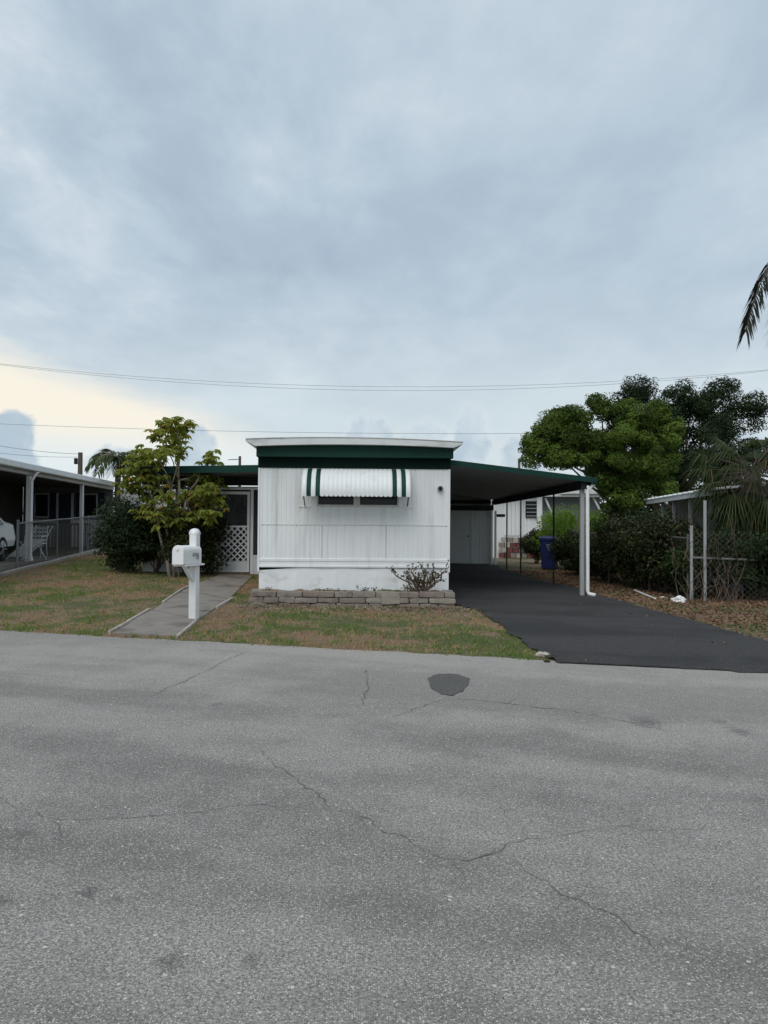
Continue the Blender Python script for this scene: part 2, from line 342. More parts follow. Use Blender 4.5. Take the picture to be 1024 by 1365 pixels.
def npmesh(name, V, Fq, mat, parent=None, kind=None):
    me = bpy.data.meshes.new(name); off = np.array(parent_loc(parent)) if parent else np.zeros(3)
    V = np.asarray(V, float) - off; Fq = np.asarray(Fq, np.int32); k = Fq.shape[1]
    me.vertices.add(len(V)); me.vertices.foreach_set('co', V.astype(np.float32).ravel())
    me.loops.add(Fq.size); me.loops.foreach_set('vertex_index', Fq.ravel())
    me.polygons.add(len(Fq)); me.polygons.foreach_set('loop_start', np.arange(0, Fq.size, k, dtype=np.int32)); me.polygons.foreach_set('loop_total', np.full(len(Fq), k, np.int32))
    me.update(calc_edges=True); me.validate()
    return link(name, me, mat, parent, False, kind)
def thing(name, label, cat, loc, group=None):
    o = bpy.data.objects.new(name, None); COL.objects.link(o); o.location = loc; o.empty_display_size = .2
    return tag(o, label, cat, group)
def tag(o, label, cat, group=None):
    o['label'] = label; o['category'] = cat
    if group: o['group'] = group
    return o
def share(src, name, loc, parent, mat=None):   # a further piece that shares mesh data
    o = bpy.data.objects.new(name, src.data); COL.objects.link(o); o.parent = parent; o.location = loc; return o
# ------------------------------------------------------------------ ground, road, drive, walk
def axis(lo, hi, step, far):
    a = list(np.arange(lo, hi + 1e-6, step)); d = step
    while a[-1] < far: d *= 1.35; a.append(a[-1] + d)
    d = step
    while a[0] > -far: d *= 1.35; a.insert(0, a[0] - d)
    return np.array(a)
def ground():
    xs = axis(-14, 13, .2, 900); ys = axis(5, 30, .2, 900)
    X, Y = np.meshgrid(xs, ys); Zz = gz(X, Y)
    V = np.stack([X.ravel(), Y.ravel(), Zz.ravel()], 1); nx = len(xs); ny = len(ys)
    i = (np.arange(ny - 1)[:, None] * nx + np.arange(nx - 1)[None]).ravel()
    o = npmesh('ground', V, np.stack([i, i + 1, i + 1 + nx, i + nx], 1), 'lawn'); o['kind'] = 'structure'
    o.data.polygons.foreach_set('use_smooth', [True] * len(o.data.polygons))
ground()
def roadpt(t, s): return (E0[0] + ED[0] * t + EN[0] * s, E0[1] + ED[1] * t + EN[1] * s)
spots = []
for px, py, r, am in ((235, 1278, .06, .8), (125, 1188, .05, .75), (160, 1197, .035, .6), (860, 959, .13, .75), (985, 970, .09, .7), (960, 958, .06, .6), (5, 1200, .06, .8), (343, 1275, .04, .6), (40, 1110, .05, .5), (290, 940, .06, .5)):
    D = CAMH * F / (py - HOR); x, y = W(px, D); spots.append((x, y, r, r * (1.2 if py > 1000 else 1.5), am))
M['road'] = asphalt('worn_grey_asphalt', (.370, .342, .318), (.225, .208, .193), (.82, .76, .70), spots)
M['drive'] = asphalt('sealed_black_asphalt', (.064, .061, .061), (.034, .033, .033), (.17, .165, .16), amt=.5)
M['patch'] = asphalt('dark_patch_asphalt', (.155, .148, .14), (.12, .115, .11), (.36, .34, .32), amt=.4)
M['crack'] = plain('crack_dark', (.13, .12, .112), 1, .5, 7, bmp=0)  # dark tone of the crack ribbons laid on the road
def road():
    ts = np.concatenate([np.linspace(-200, -12, 40), np.arange(-11.8, 22, .15), np.linspace(22.2, 200, 40)]); V = []; Fq = []
    ss = [None, -.6, -2, -5, -9, -ROADW]
    for t in ts:
        for s in ss:
            e = float(wob(np.array(t))) if s is None else s
            V.append((*roadpt(t, e), 0.0))
    n = len(ss)
    for i in range(len(ts) - 1):
        for j in range(n - 1): Fq.append((i * n + j, (i + 1) * n + j, (i + 1) * n + j + 1, i * n + j + 1))
    o = npmesh('road', V, [f[::-1] for f in Fq], 'road'); o['kind'] = 'structure'; return o
ROAD = road()
def ribbon(path, w0, seed, z=.004, jag=.05):
    rr = random.Random(seed); pts = [Vector((*G(px, py), 0)) for px, py in path]; out = []
    for a, b in zip(pts, pts[1:]):
        n = max(3, int((b - a).length / .035)); d = (b - a).normalized(); q = Vector((-d.y, d.x, 0)); w = 0
        for i in range(n):
            t = i / n; w = w * .75 + rr.uniform(-1, 1) * jag * .35
            out.append(a.lerp(b, t) + q * (w * min(1, 4 * t, 4 * (1 - t)) + rr.uniform(-1, 1) * .011) + d * rr.uniform(-.012, .012))
    out.append(pts[-1]); mb = MB(); vs = []; fs = []; k = len(out)
    for i, p in enumerate(out):
        d = (out[min(i + 1, k - 1)] - out[max(i - 1, 0)]).normalized(); q = Vector((-d.y, d.x, 0)); w = w0 * rr.uniform(.25, 1.3) * (.5 if math.sin(i * .21 + seed) * math.sin(i * .067 + seed * 2) > .35 else 1) * min(1, .25 + 6 * min(i, k - 1 - i) / k)
        vs += [p + q * w + Vector((0, 0, z)), p - q * w + Vector((0, 0, z))]
        if i: fs.append((2 * i - 2, 2 * i - 1, 2 * i + 1, 2 * i))
    return mb.add(vs, fs)
cracks = [([(345, 995), (368, 1018), (402, 1040), (428, 1060), (436, 1074), (480, 1084), (538, 1112), (584, 1138), (612, 1142), (655, 1136), (688, 1119), (735, 1114)], .0042),
          ([(684, 1140), (722, 1168), (762, 1192), (812, 1212), (862, 1246), (880, 1262)], .0036),
          ([(-10, 1054), (40, 1078), (75, 1090), (110, 1090), (190, 1087), (330, 1070), (430, 1074)], .0034),
          ([(520, 956), (556, 943), (606, 930), (680, 937), (760, 946), (840, 962), (900, 975)], .006),
          ([(200, 930), (252, 906), (300, 882), (330, 868)], .0055), ([(735, 1114), (800, 1100), (900, 1104), (980, 1098)], .0025),
          ([(486, 940), (492, 910), (488, 890)], .006), ([(930, 1225), (980, 1228), (1040, 1236)], .003), ([(660, 1060), (700, 1105), (688, 1119)], .002)]
for px, py, dx, dy in ((470, 1083, 30, 26), (600, 1140, 22, 30), (762, 1192, -30, 22), (402, 1040, -34, 8), (640, 1138, 40, -22), (75, 1090, 18, 34), (680, 937, 14, -14), (812, 1212, 44, 4)):
    cracks.append(([(px, py), (px + dx * .5 + 4, py + dy * .45), (px + dx, py + dy)], .0020))
for i, (p, w) in enumerate(cracks): ribbon(p, w * .8, i).build('crack', 'crack', ROAD)
def patch():
    mb = MB(); out = [(572, 903), (585, 898), (610, 898), (627, 904), (626, 912), (617, 921), (604, 927), (590, 925), (577, 917)]
    pts = []
    for a, b in zip(out, out[1:] + out[:1]):
        A = G(*a); B = G(*b)
        for i in range(5): pts.append((A[0] + (B[0] - A[0]) * i / 5 + random.uniform(-.008, .008), A[1] + (B[1] - A[1]) * i / 5 + random.uniform(-.02, .02), .006))
    c = (sum(p[0] for p in pts) / len(pts), sum(p[1] for p in pts) / len(pts), .009); n = len(pts)
    mb.add(pts + [c], [(i, (i + 1) % n, n) for i in range(n)]); mb.build('asphalt_patch', 'patch', ROAD)
patch()
# driveway between two edge curves
def curve(pts, n):
    pts = [np.array(p) for p in pts]; L = np.cumsum([0] + [np.linalg.norm(b - a) for a, b in zip(pts, pts[1:])]); t = np.linspace(0, L[-1], n)
    return np.stack([np.interp(t, L, [p[k] for p in pts]) for k in (0, 1)], 1)
HX0, HX1, HY = -1.99, 1.63, 14.5
ra = np.array(G(900, 822)); rb = np.array(G(1024, 856)); rd = (rb - ra) / np.linalg.norm(rb - ra)
rend = rb + rd * ((S(*rb) + .05) / -(rd @ EN))
c1 = np.array(G(718, 872)); ld = np.array(G(740, 884))
DN = 170
DL = curve([(1.66, 27.4), (1.66, 14.35), G(640, 815), G(680, 842), c1, ld, roadpt(T(*ld) + .05, -.10)], DN)
DR = curve([(4.5, 27.4), (4.52, 20), G(765, 783), G(800, 795), ra, rb, rend, roadpt(T(*rend) + .1, -.08)], DN)
DPOLY = list(map(tuple, DL)) + list(map(tuple, DR[::-1]))
def driveway():
    n = 26; V = []; Fq = []
    for i in range(DN):
        for j in range(n):
            f = j / (n - 1); p = DL[i] * (1 - f) + DR[i] * f
            if j in (0, n - 1): p = p + rng.normal(0, .035, 2)
            if i == DN - 1: p = p + np.array(EN) * rng.normal(-.02, .05)
            z = max(g1(*p), 0) + .022 if i < DN - 2 else (.012 if i == DN - 2 else .006)
            V.append((p[0], p[1], max(z, .006)))
    for i in range(DN - 1):
        for j in range(n - 1): Fq.append((i * n + j, (i + 1) * n + j, (i + 1) * n + j + 1, i * n + j + 1))
    o = npmesh('driveway', V, Fq, 'drive'); o['kind'] = 'structure'
driveway()
# concrete walk: three slabs with pale edging strips
WL = [G(152, 847), G(204, 815), G(247, 787), G(296, 766)]; WR = [G(236, 851), G(266, 827), G(306, 800), G(337, 768)]
WPOLY = WL + WR[::-1]
def walk():
    root = bpy.data.objects.new('front_walk', None); COL.objects.link(root); root['kind'] = 'structure'; root.location = (*WL[1], g1(*WL[1]))
    for k in range(3):
        mb = MB(); n = 8; m_ = 6; vs = []; fs = []
        for i in range(n):
            f = (i + (.0 if i else .06) - (0 if i < n - 1 else .06)) / (n - 1)
            a = np.array(WL[k]) * (1 - f) + np.array(WL[k + 1]) * f; b = np.array(WR[k]) * (1 - f) + np.array(WR[k + 1]) * f
            for j in range(m_):
                q = a + (b - a) * j / (m_ - 1); vs.append((q[0], q[1], max(g1(*q), 0) + .022 + .006 * ((k * 7 + j) % 2) * .3))
        base = len(vs); vs += [(x, y, z - .05) for x, y, z in vs]
        for i in range(n - 1):
            for j in range(m_ - 1): fs.append((i * m_ + j, i * m_ + j + 1, (i + 1) * m_ + j + 1, (i + 1) * m_ + j))
        ring = [j for j in range(m_)] + [i * m_ + m_ - 1 for i in range(1, n)] + [(n - 1) * m_ + j for j in range(m_ - 2, -1, -1)] + [i * m_ for i in range(n - 2, 0, -1)]
        for a, b in zip(ring, ring[1:] + ring[:1]): fs.append((a, b, b + base, a + base))
        mb.add(vs, fs).build('slab', 'concrete', root)
    def edge(pts, off, w=.045):
        for a, b in zip(pts, pts[1:]):
            a = Vector((a[0] + off, a[1], max(g1(*a), 0) + .012 + random.uniform(0, .012))); b = Vector((b[0] + off + random.uniform(-.02, .02), b[1], max(g1(*b), 0) + .012 + random.uniform(0, .012))); d = (b - a)
            MB().bar(a + d * .02, b - d * .03, w, .07).build('edging_strip', 'edging', root, bevel=.008)
    edge([WL[0], G(176, 832), G(206, 814)], -.05); edge([G(222, 805), G(247, 787), G(262, 781)], -.05); edge([G(234, 852), G(250, 838), G(262, 829)], .04); edge([G(285, 812), G(308, 799)], .06)
walk()
# ------------------------------------------------------------------ foliage helpers
def leaves(C, N, L, Wd, droop=.25, fold=.18):
    """diamond leaves at C facing N (n,3), length L, width Wd"""
    n = len(C); L = np.broadcast_to(L, n)[:, None]; Wd = np.broadcast_to(Wd, n)[:, None]
    N = N / (np.linalg.norm(N, axis=1, keepdims=True) + 1e-9); t = rng.normal(size=(n, 3)); t = t - N * (t * N).sum(1, keepdims=True); t[:, 2] -= droop; t /= np.linalg.norm(t, axis=1, keepdims=True) + 1e-9
    s = np.cross(N, t); s /= np.linalg.norm(s, axis=1, keepdims=True) + 1e-9; up = np.cross(t, s)
    a = C - t * L * .5; b = C + t * L * .5; l = C + s * Wd * .5 + up * L * fold * .3 - t * L * .05; r = C - s * Wd * .5 + up * L * fold * .3 - t * L * .05
    V = np.stack([a, r, b, l], 1).reshape(-1, 3); i = np.arange(n)[:, None] * 4
    return V, np.concatenate([i + np.array([0, 1, 2]), i + np.array([0, 2, 3])], 0)
def blob(center, rad, n, L, spread=.35, up=.5, flat=1.0):
    """leaves over an uneven rounded clump"""
    d = rng.normal(size=(n, 3)); d /= np.linalg.norm(d, axis=1, keepdims=True)
    ph = rng.uniform(0, 6, 3); lump = 1 + .22 * np.sin(d[:, 0] * 4 + ph[0]) * np.sin(d[:, 1] * 4 + ph[1]) + .12 * np.sin(d[:, 2] * 7 + ph[2])
    r = lump * (1 - spread * rng.random(n) ** 1.6); P = np.array(center) + d * r[:, None] * np.array(rad)
    N = d + rng.normal(0, .45, (n, 3)); N[:, 2] += up
    return P, N, L * rng.uniform(.6, 1.25, n)
def crown(name, blobs, mat, parent, L, ratio=.5, droop=.3):
    P = []; N = []; S_ = []
    for c, r, n in blobs:
        p, q, l = blob(c, r, n, L); P.append(p); N.append(q); S_.append(l)
    P = np.concatenate(P); N = np.concatenate(N); S_ = np.concatenate(S_)
    keep = P[:, 2] > gz(P[:, 0], P[:, 1]) + .02; P, N, S_ = P[keep], N[keep], S_[keep]
    V, Fq = leaves(P, N, S_, S_ * ratio, droop); return npmesh(name, V, Fq, mat, parent, 'stuff')
def limb(mb, a, b, r0, r1, n=5, wig=.08, sides=7):
    a = Vector(a); b = Vector(b); l = (b - a).length; pts = []; rs = []
    for i in range(n + 1):
        t = i / n; w = wig * l * math.sin(math.pi * t); pts.append(a.lerp(b, t) + Vector((random.uniform(-w, w), random.uniform(-w, w), random.uniform(-w, w) * .4))); rs.append(r0 + (r1 - r0) * t)
    mb.tube(pts, rs, sides); return pts
def subblobs(center, rad, k, rmin, rmax, n, shell=.75, zmin=-1):
    """spread small clumps over an ellipsoid"""
    out = []
    for i in range(k):
        while True:
            d = Vector((random.gauss(0, 1), random.gauss(0, 1), random.gauss(0, 1))).normalized()
            if d.z > zmin: break
        q = shell + (1 - shell) * random.random() if random.random() < .8 else random.uniform(.2, .7)
        c = [center[j] + d[j] * rad[j] * q for j in range(3)]; r = random.uniform(rmin, rmax)
        out.append((c, (r * random.uniform(.9, 1.3), r * random.uniform(.9, 1.3), r * random.uniform(.65, .95)), int(n * (r / rmax) ** 2)))
    return out
def shrub(name, label, px, D, w, h, mat, n=4000, L=.10, group=None, cat='shrub', k=16, depth=None, stems=4, ratio=.5, z0=None):
    x, y = W(px, D); z = g1(x, y) if z0 is None else z0
    root = thing(name, label, cat, (x, y, z), group); dp = depth or w
    bl = subblobs((x, y, z + h * .52), (w * .38, dp * .38, h * .40), k, h * .14, h * .26, n / k * 1.5, .6)
    crown('foliage', bl, mat, root, L, ratio)
    mb = MB()
    for c, r, _ in bl[:max(stems, 3) * 2]:
        limb(mb, (x + random.uniform(-.08, .08), y + random.uniform(-.08, .08), z - .04), c, .022, .006, 4, .06, 5)
    mb.build('stem', 'bark', root); return root
# ------------------------------------------------------------------ the mobile home
GB = .10    # walls start below the turf
home = thing('mobile_home', 'white mobile home with dark green gable band and curved awning', 'mobile home', ((HX0 + HX1) / 2, HY, g1(0, 14.5)))
def siding(name, x0, x1, z0, z1, y, pitch=.088, mat='siding', parent=home):
    mb = MB(); xs = []; i = 0; x = x0
    prof = [(x0, 0)]
    while x < x1 - pitch:
        w = pitch * random.uniform(.92, 1.08); d = .007 * random.uniform(.7, 1.2)
        prof += [(x + w * .58, 0), (x + w * .66, d), (x + w * .86, d), (x + w * .94, 0)]; x += w
    prof.append((x1, 0)); vs = []; fs = []
    for (u, d) in prof:
        for z in (z0, z1): vs.append((u, y + d, z))
    for k in range(len(prof) - 1): fs.append((2 * k, 2 * k + 2, 2 * k + 3, 2 * k + 1))
    n = len(vs)
    vs += [(x0, y + .05, z0), (x1, y + .05, z0), (x1, y + .05, z1), (x0, y + .05, z1)]
    fs += [(n, n + 3, n + 2, n + 1)]
    o = mb.add(vs, fs).build(name, mat, parent); return o
zt = 2.67
third = (HX1 - HX0) / 3
WX0, WX1, WZ0, WZ1 = -.86, .63, 1.985, 2.52     # window opening
siding('siding_panel', HX0 + .03, WX0 - .02, 1.62, zt, HY)
siding('siding_panel', WX1 + .02, HX1 - .03, 1.62, zt, HY)
siding('siding_panel', WX0 - .018, WX1 + .018, 1.62, WZ0 - .02, HY + .003, pitch=.16)
siding('siding_panel', WX0 - .018, WX1 + .018, WZ1 + .02, zt, HY + .003)
siding('siding_panel', HX0 + .03, HX0 + third - .004, .97, 1.595, HY)
siding('siding_panel', HX0 + third + .004, HX1 - third - .004, .97, 1.595, HY, pitch=.16)
siding('siding_panel', HX1 - third + .004, HX1 - .03, .97, 1.595, HY)
MB().box(HX0, HX1, HY + .06, HY + 12.5, .75, 2.95).build('home_shell', 'siding', home)
MB().box(HX0 + .002, HX1 - .002, HY - .008, HY + .04, 1.597, 1.618).build('trim_strip', 'siding', home, bevel=.006)
MB().box(HX0 + .002, HX1 - .002, HY - .012, HY + .04, .915, .97).build('trim_strip', 'siding', home, bevel=.006)
MB().box(HX0 + .004, HX1 - .004, HY - .002, HY + .04, .845, .915).build('base_panel', 'siding', home)
MB().box(HX0 + .002, HX1 - .002, HY - .016, HY + .04, .80, .845).build('trim_strip', 'siding', home, bevel=.006)
for x in (HX0, HX1 - .034): MB().box(x, x + .034, HY - .018, HY + .05, .72, zt + .002).build('corner_trim', 'vinyl', home, bevel=.004)
sk = MB(); n = 24; vs = []; fs = []
for i in range(n + 1):
    x = HX0 + .03 + (HX1 - HX0 - .05) * i / n; o_ = .010 * math.sin(i * 1.3) + .008 * random.random(); top = .795 - (.05 * max(0, 1 - i / 5))
    vs += [(x, HY + .012 + o_, .08), (x, HY + .012 - o_ * .6, top)]
    if i: fs.append((2 * i - 2, 2 * i, 2 * i + 1, 2 * i - 1))
sk.add(vs, fs).build('skirting', 'skirt', home)
MB().box(HX0 + .03, HX1 - .03, HY + .05, HY + .08, .05, .80).build('skirt_backing', 'darkmetal', home)
# gable bands and crowned white roof
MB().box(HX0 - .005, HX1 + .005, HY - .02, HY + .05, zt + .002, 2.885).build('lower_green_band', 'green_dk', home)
def arch(x): u = (x - (HX0 + HX1) / 2) / ((HX1 - HX0) / 2 + .2); return .055 * (1 - u * u)
prof = [(HX0 - .02, 2.87), (HX1 + .04, 2.87)] + [(HX1 + .04 - (HX1 - HX0 + .06) * i / 12, 3.045 + arch(HX1 - (HX1 - HX0) * i / 12)) for i in range(13)]
MB().prism(prof, HY - .16, HY + .06, lambda p, q, t: (p, t, q)).build('upper_green_band', 'green', home)
RX0, RX1 = HX0 - .20, HX1 + .20
rp = []
for i in range(17): x = RX0 + (RX1 - RX0) * i / 16; rp.append((x, 3.185 + arch(x) - .02 * i / 16))
lo = []
for i in range(17): x = RX1 - .17 - (RX1 - RX0 - .34) * i / 16; lo.append((x, 3.042 + arch(x)))
prof = [(RX0, 3.135)] + rp + [(RX1, 3.125)] + lo
MB().prism(prof, HY - .30, HY + 12.8, lambda p, q, t: (p, t, q)).build('roof', 'roofwhite', home)
ed = MB(); ed.tube([(x, HY - .302, z - .004) for x, z in rp], .012, 6); ed.build('roof_edge_trim', 'roofwhite', home, True)
# window under the awning
MB().box(WX0, WX1, HY + .045, HY + .055, WZ0, WZ1).build('window_pane', 'glass', home)
win = MB()
win.box(WX0 - .03, WX1 + .03, HY - .02, HY + .03, WZ0 - .035, WZ0); win.box(WX0 - .03, WX1 + .03, HY - .02, HY + .03, WZ1, WZ1 + .035)
win.box(WX0 - .03, WX0, HY - .018, HY + .03, WZ0, WZ1); win.box(WX1, WX1 + .03, HY - .018, HY + .03, WZ0, WZ1)
wf = win.build('window_frame', 'dirtywhite', home)
mxc = (WX0 + WX1) / 2 - .02
MB().box(mxc - .06, mxc + .06, HY - .012, HY + .03, WZ0, WZ1).build('mullion', 'dirtywhite', wf)
for a, b in ((WX0, mxc - .06), (mxc + .06, WX1)):
    for q in (.30, .62): MB().box(a, b, HY + .01, HY + .025, WZ0 + (WZ1 - WZ0) * q, WZ0 + (WZ1 - WZ0) * q + .016).build('louvre_rail', 'darkmetal', wf)
AX0, AX1 = -1.13, .85
def slat_mesh(hgt, out, mat, x0, x1, end=0):
    pr = []; n = 12
    for i in range(n + 1):
        t = i / n; a = t * math.pi * .5
        pr.append((HY - .02 - out * (.10 * t + .90 * math.sin(a)) , 2.655 - hgt * (.08 * t + .92 * (1 - math.cos(a)))))
    pr.append((pr[-1][0] + .004, pr[-1][1] - .05))
    vs = []; fs = []; k = len(pr)
    cols = [(x0, 0), (x0 + (x1 - x0) * .2, .008), (x0 + (x1 - x0) * .8, .008), (x1, 0)]
    for (x, lift) in cols:
        for i, (y, z) in enumerate(pr):
            zz = z + lift * (1 if i < k - 1 else -3.2); vs.append((x, y - lift * .6, zz))
    for c in range(3):
        for i in range(k - 1): fs.append((c * k + i, c * k + i + 1, (c + 1) * k + i + 1, (c + 1) * k + i))
    return MB().add(vs, fs)
aw = MB(); n = 24; sw = (AX1 - AX0) / n
awn = None
for i in range(n):
    x0 = AX0 + i * sw; green = i in (1, 3, n - 2, n - 4)
    slat_mesh(.46, .50, 'x', x0 - .001, x0 + sw - .001).build('awning_slat', 'green' if green else 'white', home, True)
for sx in (AX0 + .02, AX1 - .03):
    pr = [(HY - .02, 2.64)] + [(HY - .02 - .48 * math.sin(i / 10 * math.pi / 2), 2.64 - .45 * (1 - math.cos(i / 10 * math.pi / 2))) for i in range(11)] + [(HY - .40, 2.20), (HY - .02, 2.50)]
    MB().prism(pr, sx, sx + .008, lambda p, q, t: (t, p, q)).build('awning_side', 'white', home)
    MB().tube([(sx, HY - .01, 1.97), (sx, HY - .47, 2.17)], .011, 6).build('awning_arm', 'darkmetal', home)
    MB().box(sx - .12, sx + .12, HY - .012, HY + .01, 1.935, 1.955).build('arm_rail', 'siding', home)
m_ = MB(); m_.tube([(1.44, HY + .01, 2.305), (1.44, HY - .05, 2.305)], [.055, .055], 14); mo = m_.build('wall_fixture', 'greypost', home)
MB().tube([(1.44, HY - .05, 2.305), (1.44, HY - .10, 2.295)], [.04, .03], 12).build('fixture_lens', 'darkmetal', mo)
# ------------------------------------------------------------------ block planter with bare shrub
pl = thing('block_planter', 'low planter of stacked weathered concrete blocks along the white skirting', 'planter', (-.2, 13.9, g1(-.2, 13.9)))
PX0, PX1, PY = -2.07, 1.68, 13.92
def rough_block(x0, x1, y0, y1, z0, z1, mat, rr):
    """a chipped, slightly turned block"""
    bm = bmesh.new(); bmesh.ops.create_cube(bm, size=1); bmesh.ops.subdivide_edges(bm, edges=list(bm.edges), cuts=2, use_grid_fill=True)
    c = Vector(((x0 + x1) / 2, (y0 + y1) / 2, (z0 + z1) / 2)); tw = rr.uniform(-.035, .035); tl = rr.uniform(-.02, .02); off = Vector(parent_loc(pl)); sd = rr.uniform(0, 50)
    for v in bm.verts:
        p = Vector((v.co.x * (x1 - x0), v.co.y * (y1 - y0), v.co.z * (z1 - z0)))
        k = sum(abs(abs(q) - .5) < .01 for q in v.co)
        if k >= 2: p = p * (1 - .028 * (k - 1) * rr.uniform(.3, 1.6))
        p += Vector((noise.noise(p * 9 + Vector((sd, 0, 0))), noise.noise(p * 9 + Vector((0, sd, 0))), noise.noise(p * 9 + Vector((0, 0, sd))))) * .012
        v.co = Matrix.Rotation(tw, 3, 'Z') @ Matrix.Rotation(tl, 3, 'Y') @ p + c - off
    me = bpy.data.meshes.new('block'); bm.to_mesh(me); bm.free(); return link('block', me, mat, pl)
def blockrow(z0, hh, y, x0, x1, seed, lenr=(.20, .42)):
    rr = random.Random(seed); x = x0
    while x < x1 - .08:
        l = min(rr.uniform(*lenr), x1 - x)
        if x1 - x - l < .12: l = x1 - x
        mt = rr.choice(['block_a', 'block_a', 'block_b', 'block_a', 'block_c' if rr.random() < .3 else 'block_b'])
        if True:
            j = rr.uniform(-.03, .02)
            rough_block(x + .003, x + l - .004, y + j, y + .19 + j, z0, z0 + hh - .003 - rr.uniform(0, .012), mt, rr)
        x += l
rb_ = random.Random(4)
for k in range(4): blockrow(-.015 + k * .105, .105, PY + .012 * (k % 2), PX0 + .03 * (k % 2), PX1 - .02 * (k % 2), 30 + k, (.30, .60) if k % 2 else (.26, .50))
rough_block(.33, .66, PY - .03, PY + .02, .18, .40, 'block_c', rb_)
for x in (PX0 + .02, PX1 - .21):
    for k in range(4): rough_block(x, x + .19, PY + .21, HY - .03, -.015 + k * .105 + .002, -.015 + k * .105 + .10, 'block_a', rb_)
sb = MB(); vs = []; fs = []
for i in range(25):
    for j in range(5):
        vs.append((PX0 + .20 + (PX1 - PX0 - .40) * i / 24, PY + .19 + (HY - .02 - PY - .19) * j / 4, .375 + random.uniform(-.02, .03)))
        if i and j: a = i * 5 + j; fs.append((a, a - 1, a - 6, a - 5))
sb.add(vs, fs).build('planter_soil', 'lawn', pl)
br = thing('bare_shrub', 'half bare twiggy shrub growing from the block planter', 'shrub', (1.06, 14.2, .37))
st = MB(); P = []
for ang, ln, lean in ((-.35, .42, 1), (.25, .38, 1), (.6, .45, 1), (-.75, .4, 1), (-.95, .62, 1), (-.55, .46, 1), (-.2, .40, 1), (.12, .44, 1), (.4, .50, 1), (.75, .62, 1), (.95, .5, 1), (-1.2, .35, 1)):
    a = Vector((1.06 + random.uniform(-.06, .06), 14.2 + random.uniform(-.04, .04), .35)); ln *= .95; b = a + Vector((math.sin(ang) * ln, random.uniform(-.15, .1), math.cos(ang) * ln))
    pts = limb(st, a, b, .021, .010, 5, .10, 6)
    for q in range(6):
        c = pts[random.randint(2, 5)]; e = c + Vector((random.uniform(-.15, .15), random.uniform(-.1, .1), random.uniform(.02, .18))); limb(st, c, e, .008, .003, 3, .1, 5); P.append(e); P.append(c.lerp(e, .6))
st.build('stem', 'twig', br)
P = np.array([list(p) for p in P for _ in range(3)]) + rng.normal(0, .02, (len(P) * 3, 3)); V, Fq = leaves(P, rng.normal(size=P.shape), .06, .03); npmesh('foliage', V, Fq, 'lf_bare', br, 'stuff')
# weeds poking out of the planter top
P = []
for i in range(12):
    x = random.uniform(PX0 + .3, PX1 - .3); h = random.uniform(.03, .11)
    for q in range(14): P.append((x + random.gauss(0, .04), PY + .25 + random.gauss(0, .05), .39 + random.random() * h))
P = np.array(P); V, Fq = leaves(P, rng.normal(size=P.shape) + (0, 0, .3), .05, .02, -.5); tag(npmesh('planter_weeds', V, Fq, 'lf_bare'), 'small dry weeds sprouting along the block planter', 'weeds')['kind'] = 'stuff'
# ------------------------------------------------------------------ carport on the right
CY0, CY1, CX0, CX1 = 15.9, 27.2, HX1, 4.80
def cz(x): return 2.96 + (2.60 - 2.96) * (x - CX0) / (CX1 - CX0)
cp = thing('carport', 'long open carport with dark green edge attached to the white home', 'carport', ((CX0 + CX1) / 2, CY0, g1(3.3, 16)))
w = (CY1 - CY0) / 37; pm = None
for k in range(37):
    y0 = CY0 + k * w
    if pm is None:
        mb = MB(); prof = [(0, 0), (w * .08, -.045), (w * .5, -.05), (w * .92, -.045), (w - .004, 0), (w - .004, .012), (0, .012)]
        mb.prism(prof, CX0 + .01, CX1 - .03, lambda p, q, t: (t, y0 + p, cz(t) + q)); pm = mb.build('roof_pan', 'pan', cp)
    else: share(pm, 'roof_pan', (0, k * w, 0), cp)
mb = MB(); vs = []
for x in (CX0 - .03, CX1 + .04): vs += [(x, CY0 - .03, cz(x) - .075), (x, CY0 - .005, cz(x) - .075), (x, CY0 - .005, cz(x) + .035), (x, CY0 - .03, cz(x) + .035)]
mb.add(vs, [(0, 1, 2, 3), (7, 6, 5, 4), (0, 4, 5, 1), (1, 5, 6, 2), (2, 6, 7, 3), (3, 7, 4, 0)]).build('front_fascia', 'green', cp)
MB().box(CX1 - .02, CX1 + .04, CY0, CY1, cz(CX1) - .10, cz(CX1) + .03).build('gutter', 'green', cp)
MB().box(CX1 - .26, CX1 - .14, CY0 + .05, CY1, cz(CX1) - .20, cz(CX1) - .052 + .015).build('side_beam', 'darkmetal', cp)
MB().box(CX0 + .02, CX1 - .3, CY1 - .1, CY1, cz(CX1) - .16, cz(CX1) - .052).build('rear_beam', 'darkmetal', cp)
px_, py_ = W(775, 16.15)
zz = cz(CX1) - .20
MB().box(CX1 - .245, CX1 - .155, 16.05, 16.14, g1(4.7, 16.1) - .05, zz).build('post', 'greypost', cp, bevel=.006)
ds = MB(); dx = CX1 - .115; gzz = g1(4.8, 16)
ds.tube([(CX1 + .01, 15.98, zz + .10), (dx, 15.98, zz - .02), (dx, 15.98, gzz + .12), (dx + .02, 15.96, gzz + .06), (dx + .13, 15.86, gzz + .04)], [.042] * 5, 8); ds.build('downspout', 'vinyl', cp, True)
for py2, m2 in ((18.5, 'darkmetal'), (22.4, 'darkmetal'), (24.6, 'darkmetal')):
    MB().box(CX1 - .218, CX1 - .182, py2, py2 + .036, g1(4.7, py2) - .05, zz).build('post', m2, cp)
vs = [(x, y, z) for y in (CY1 - .02, CY1 + .03) for x, z in ((CX0 + .02, 2.38), (CX1 - .30, 2.38), (CX1 - .30, cz(CX1 - .3) - .03), (CX0 + .02, cz(CX0) - .03))]
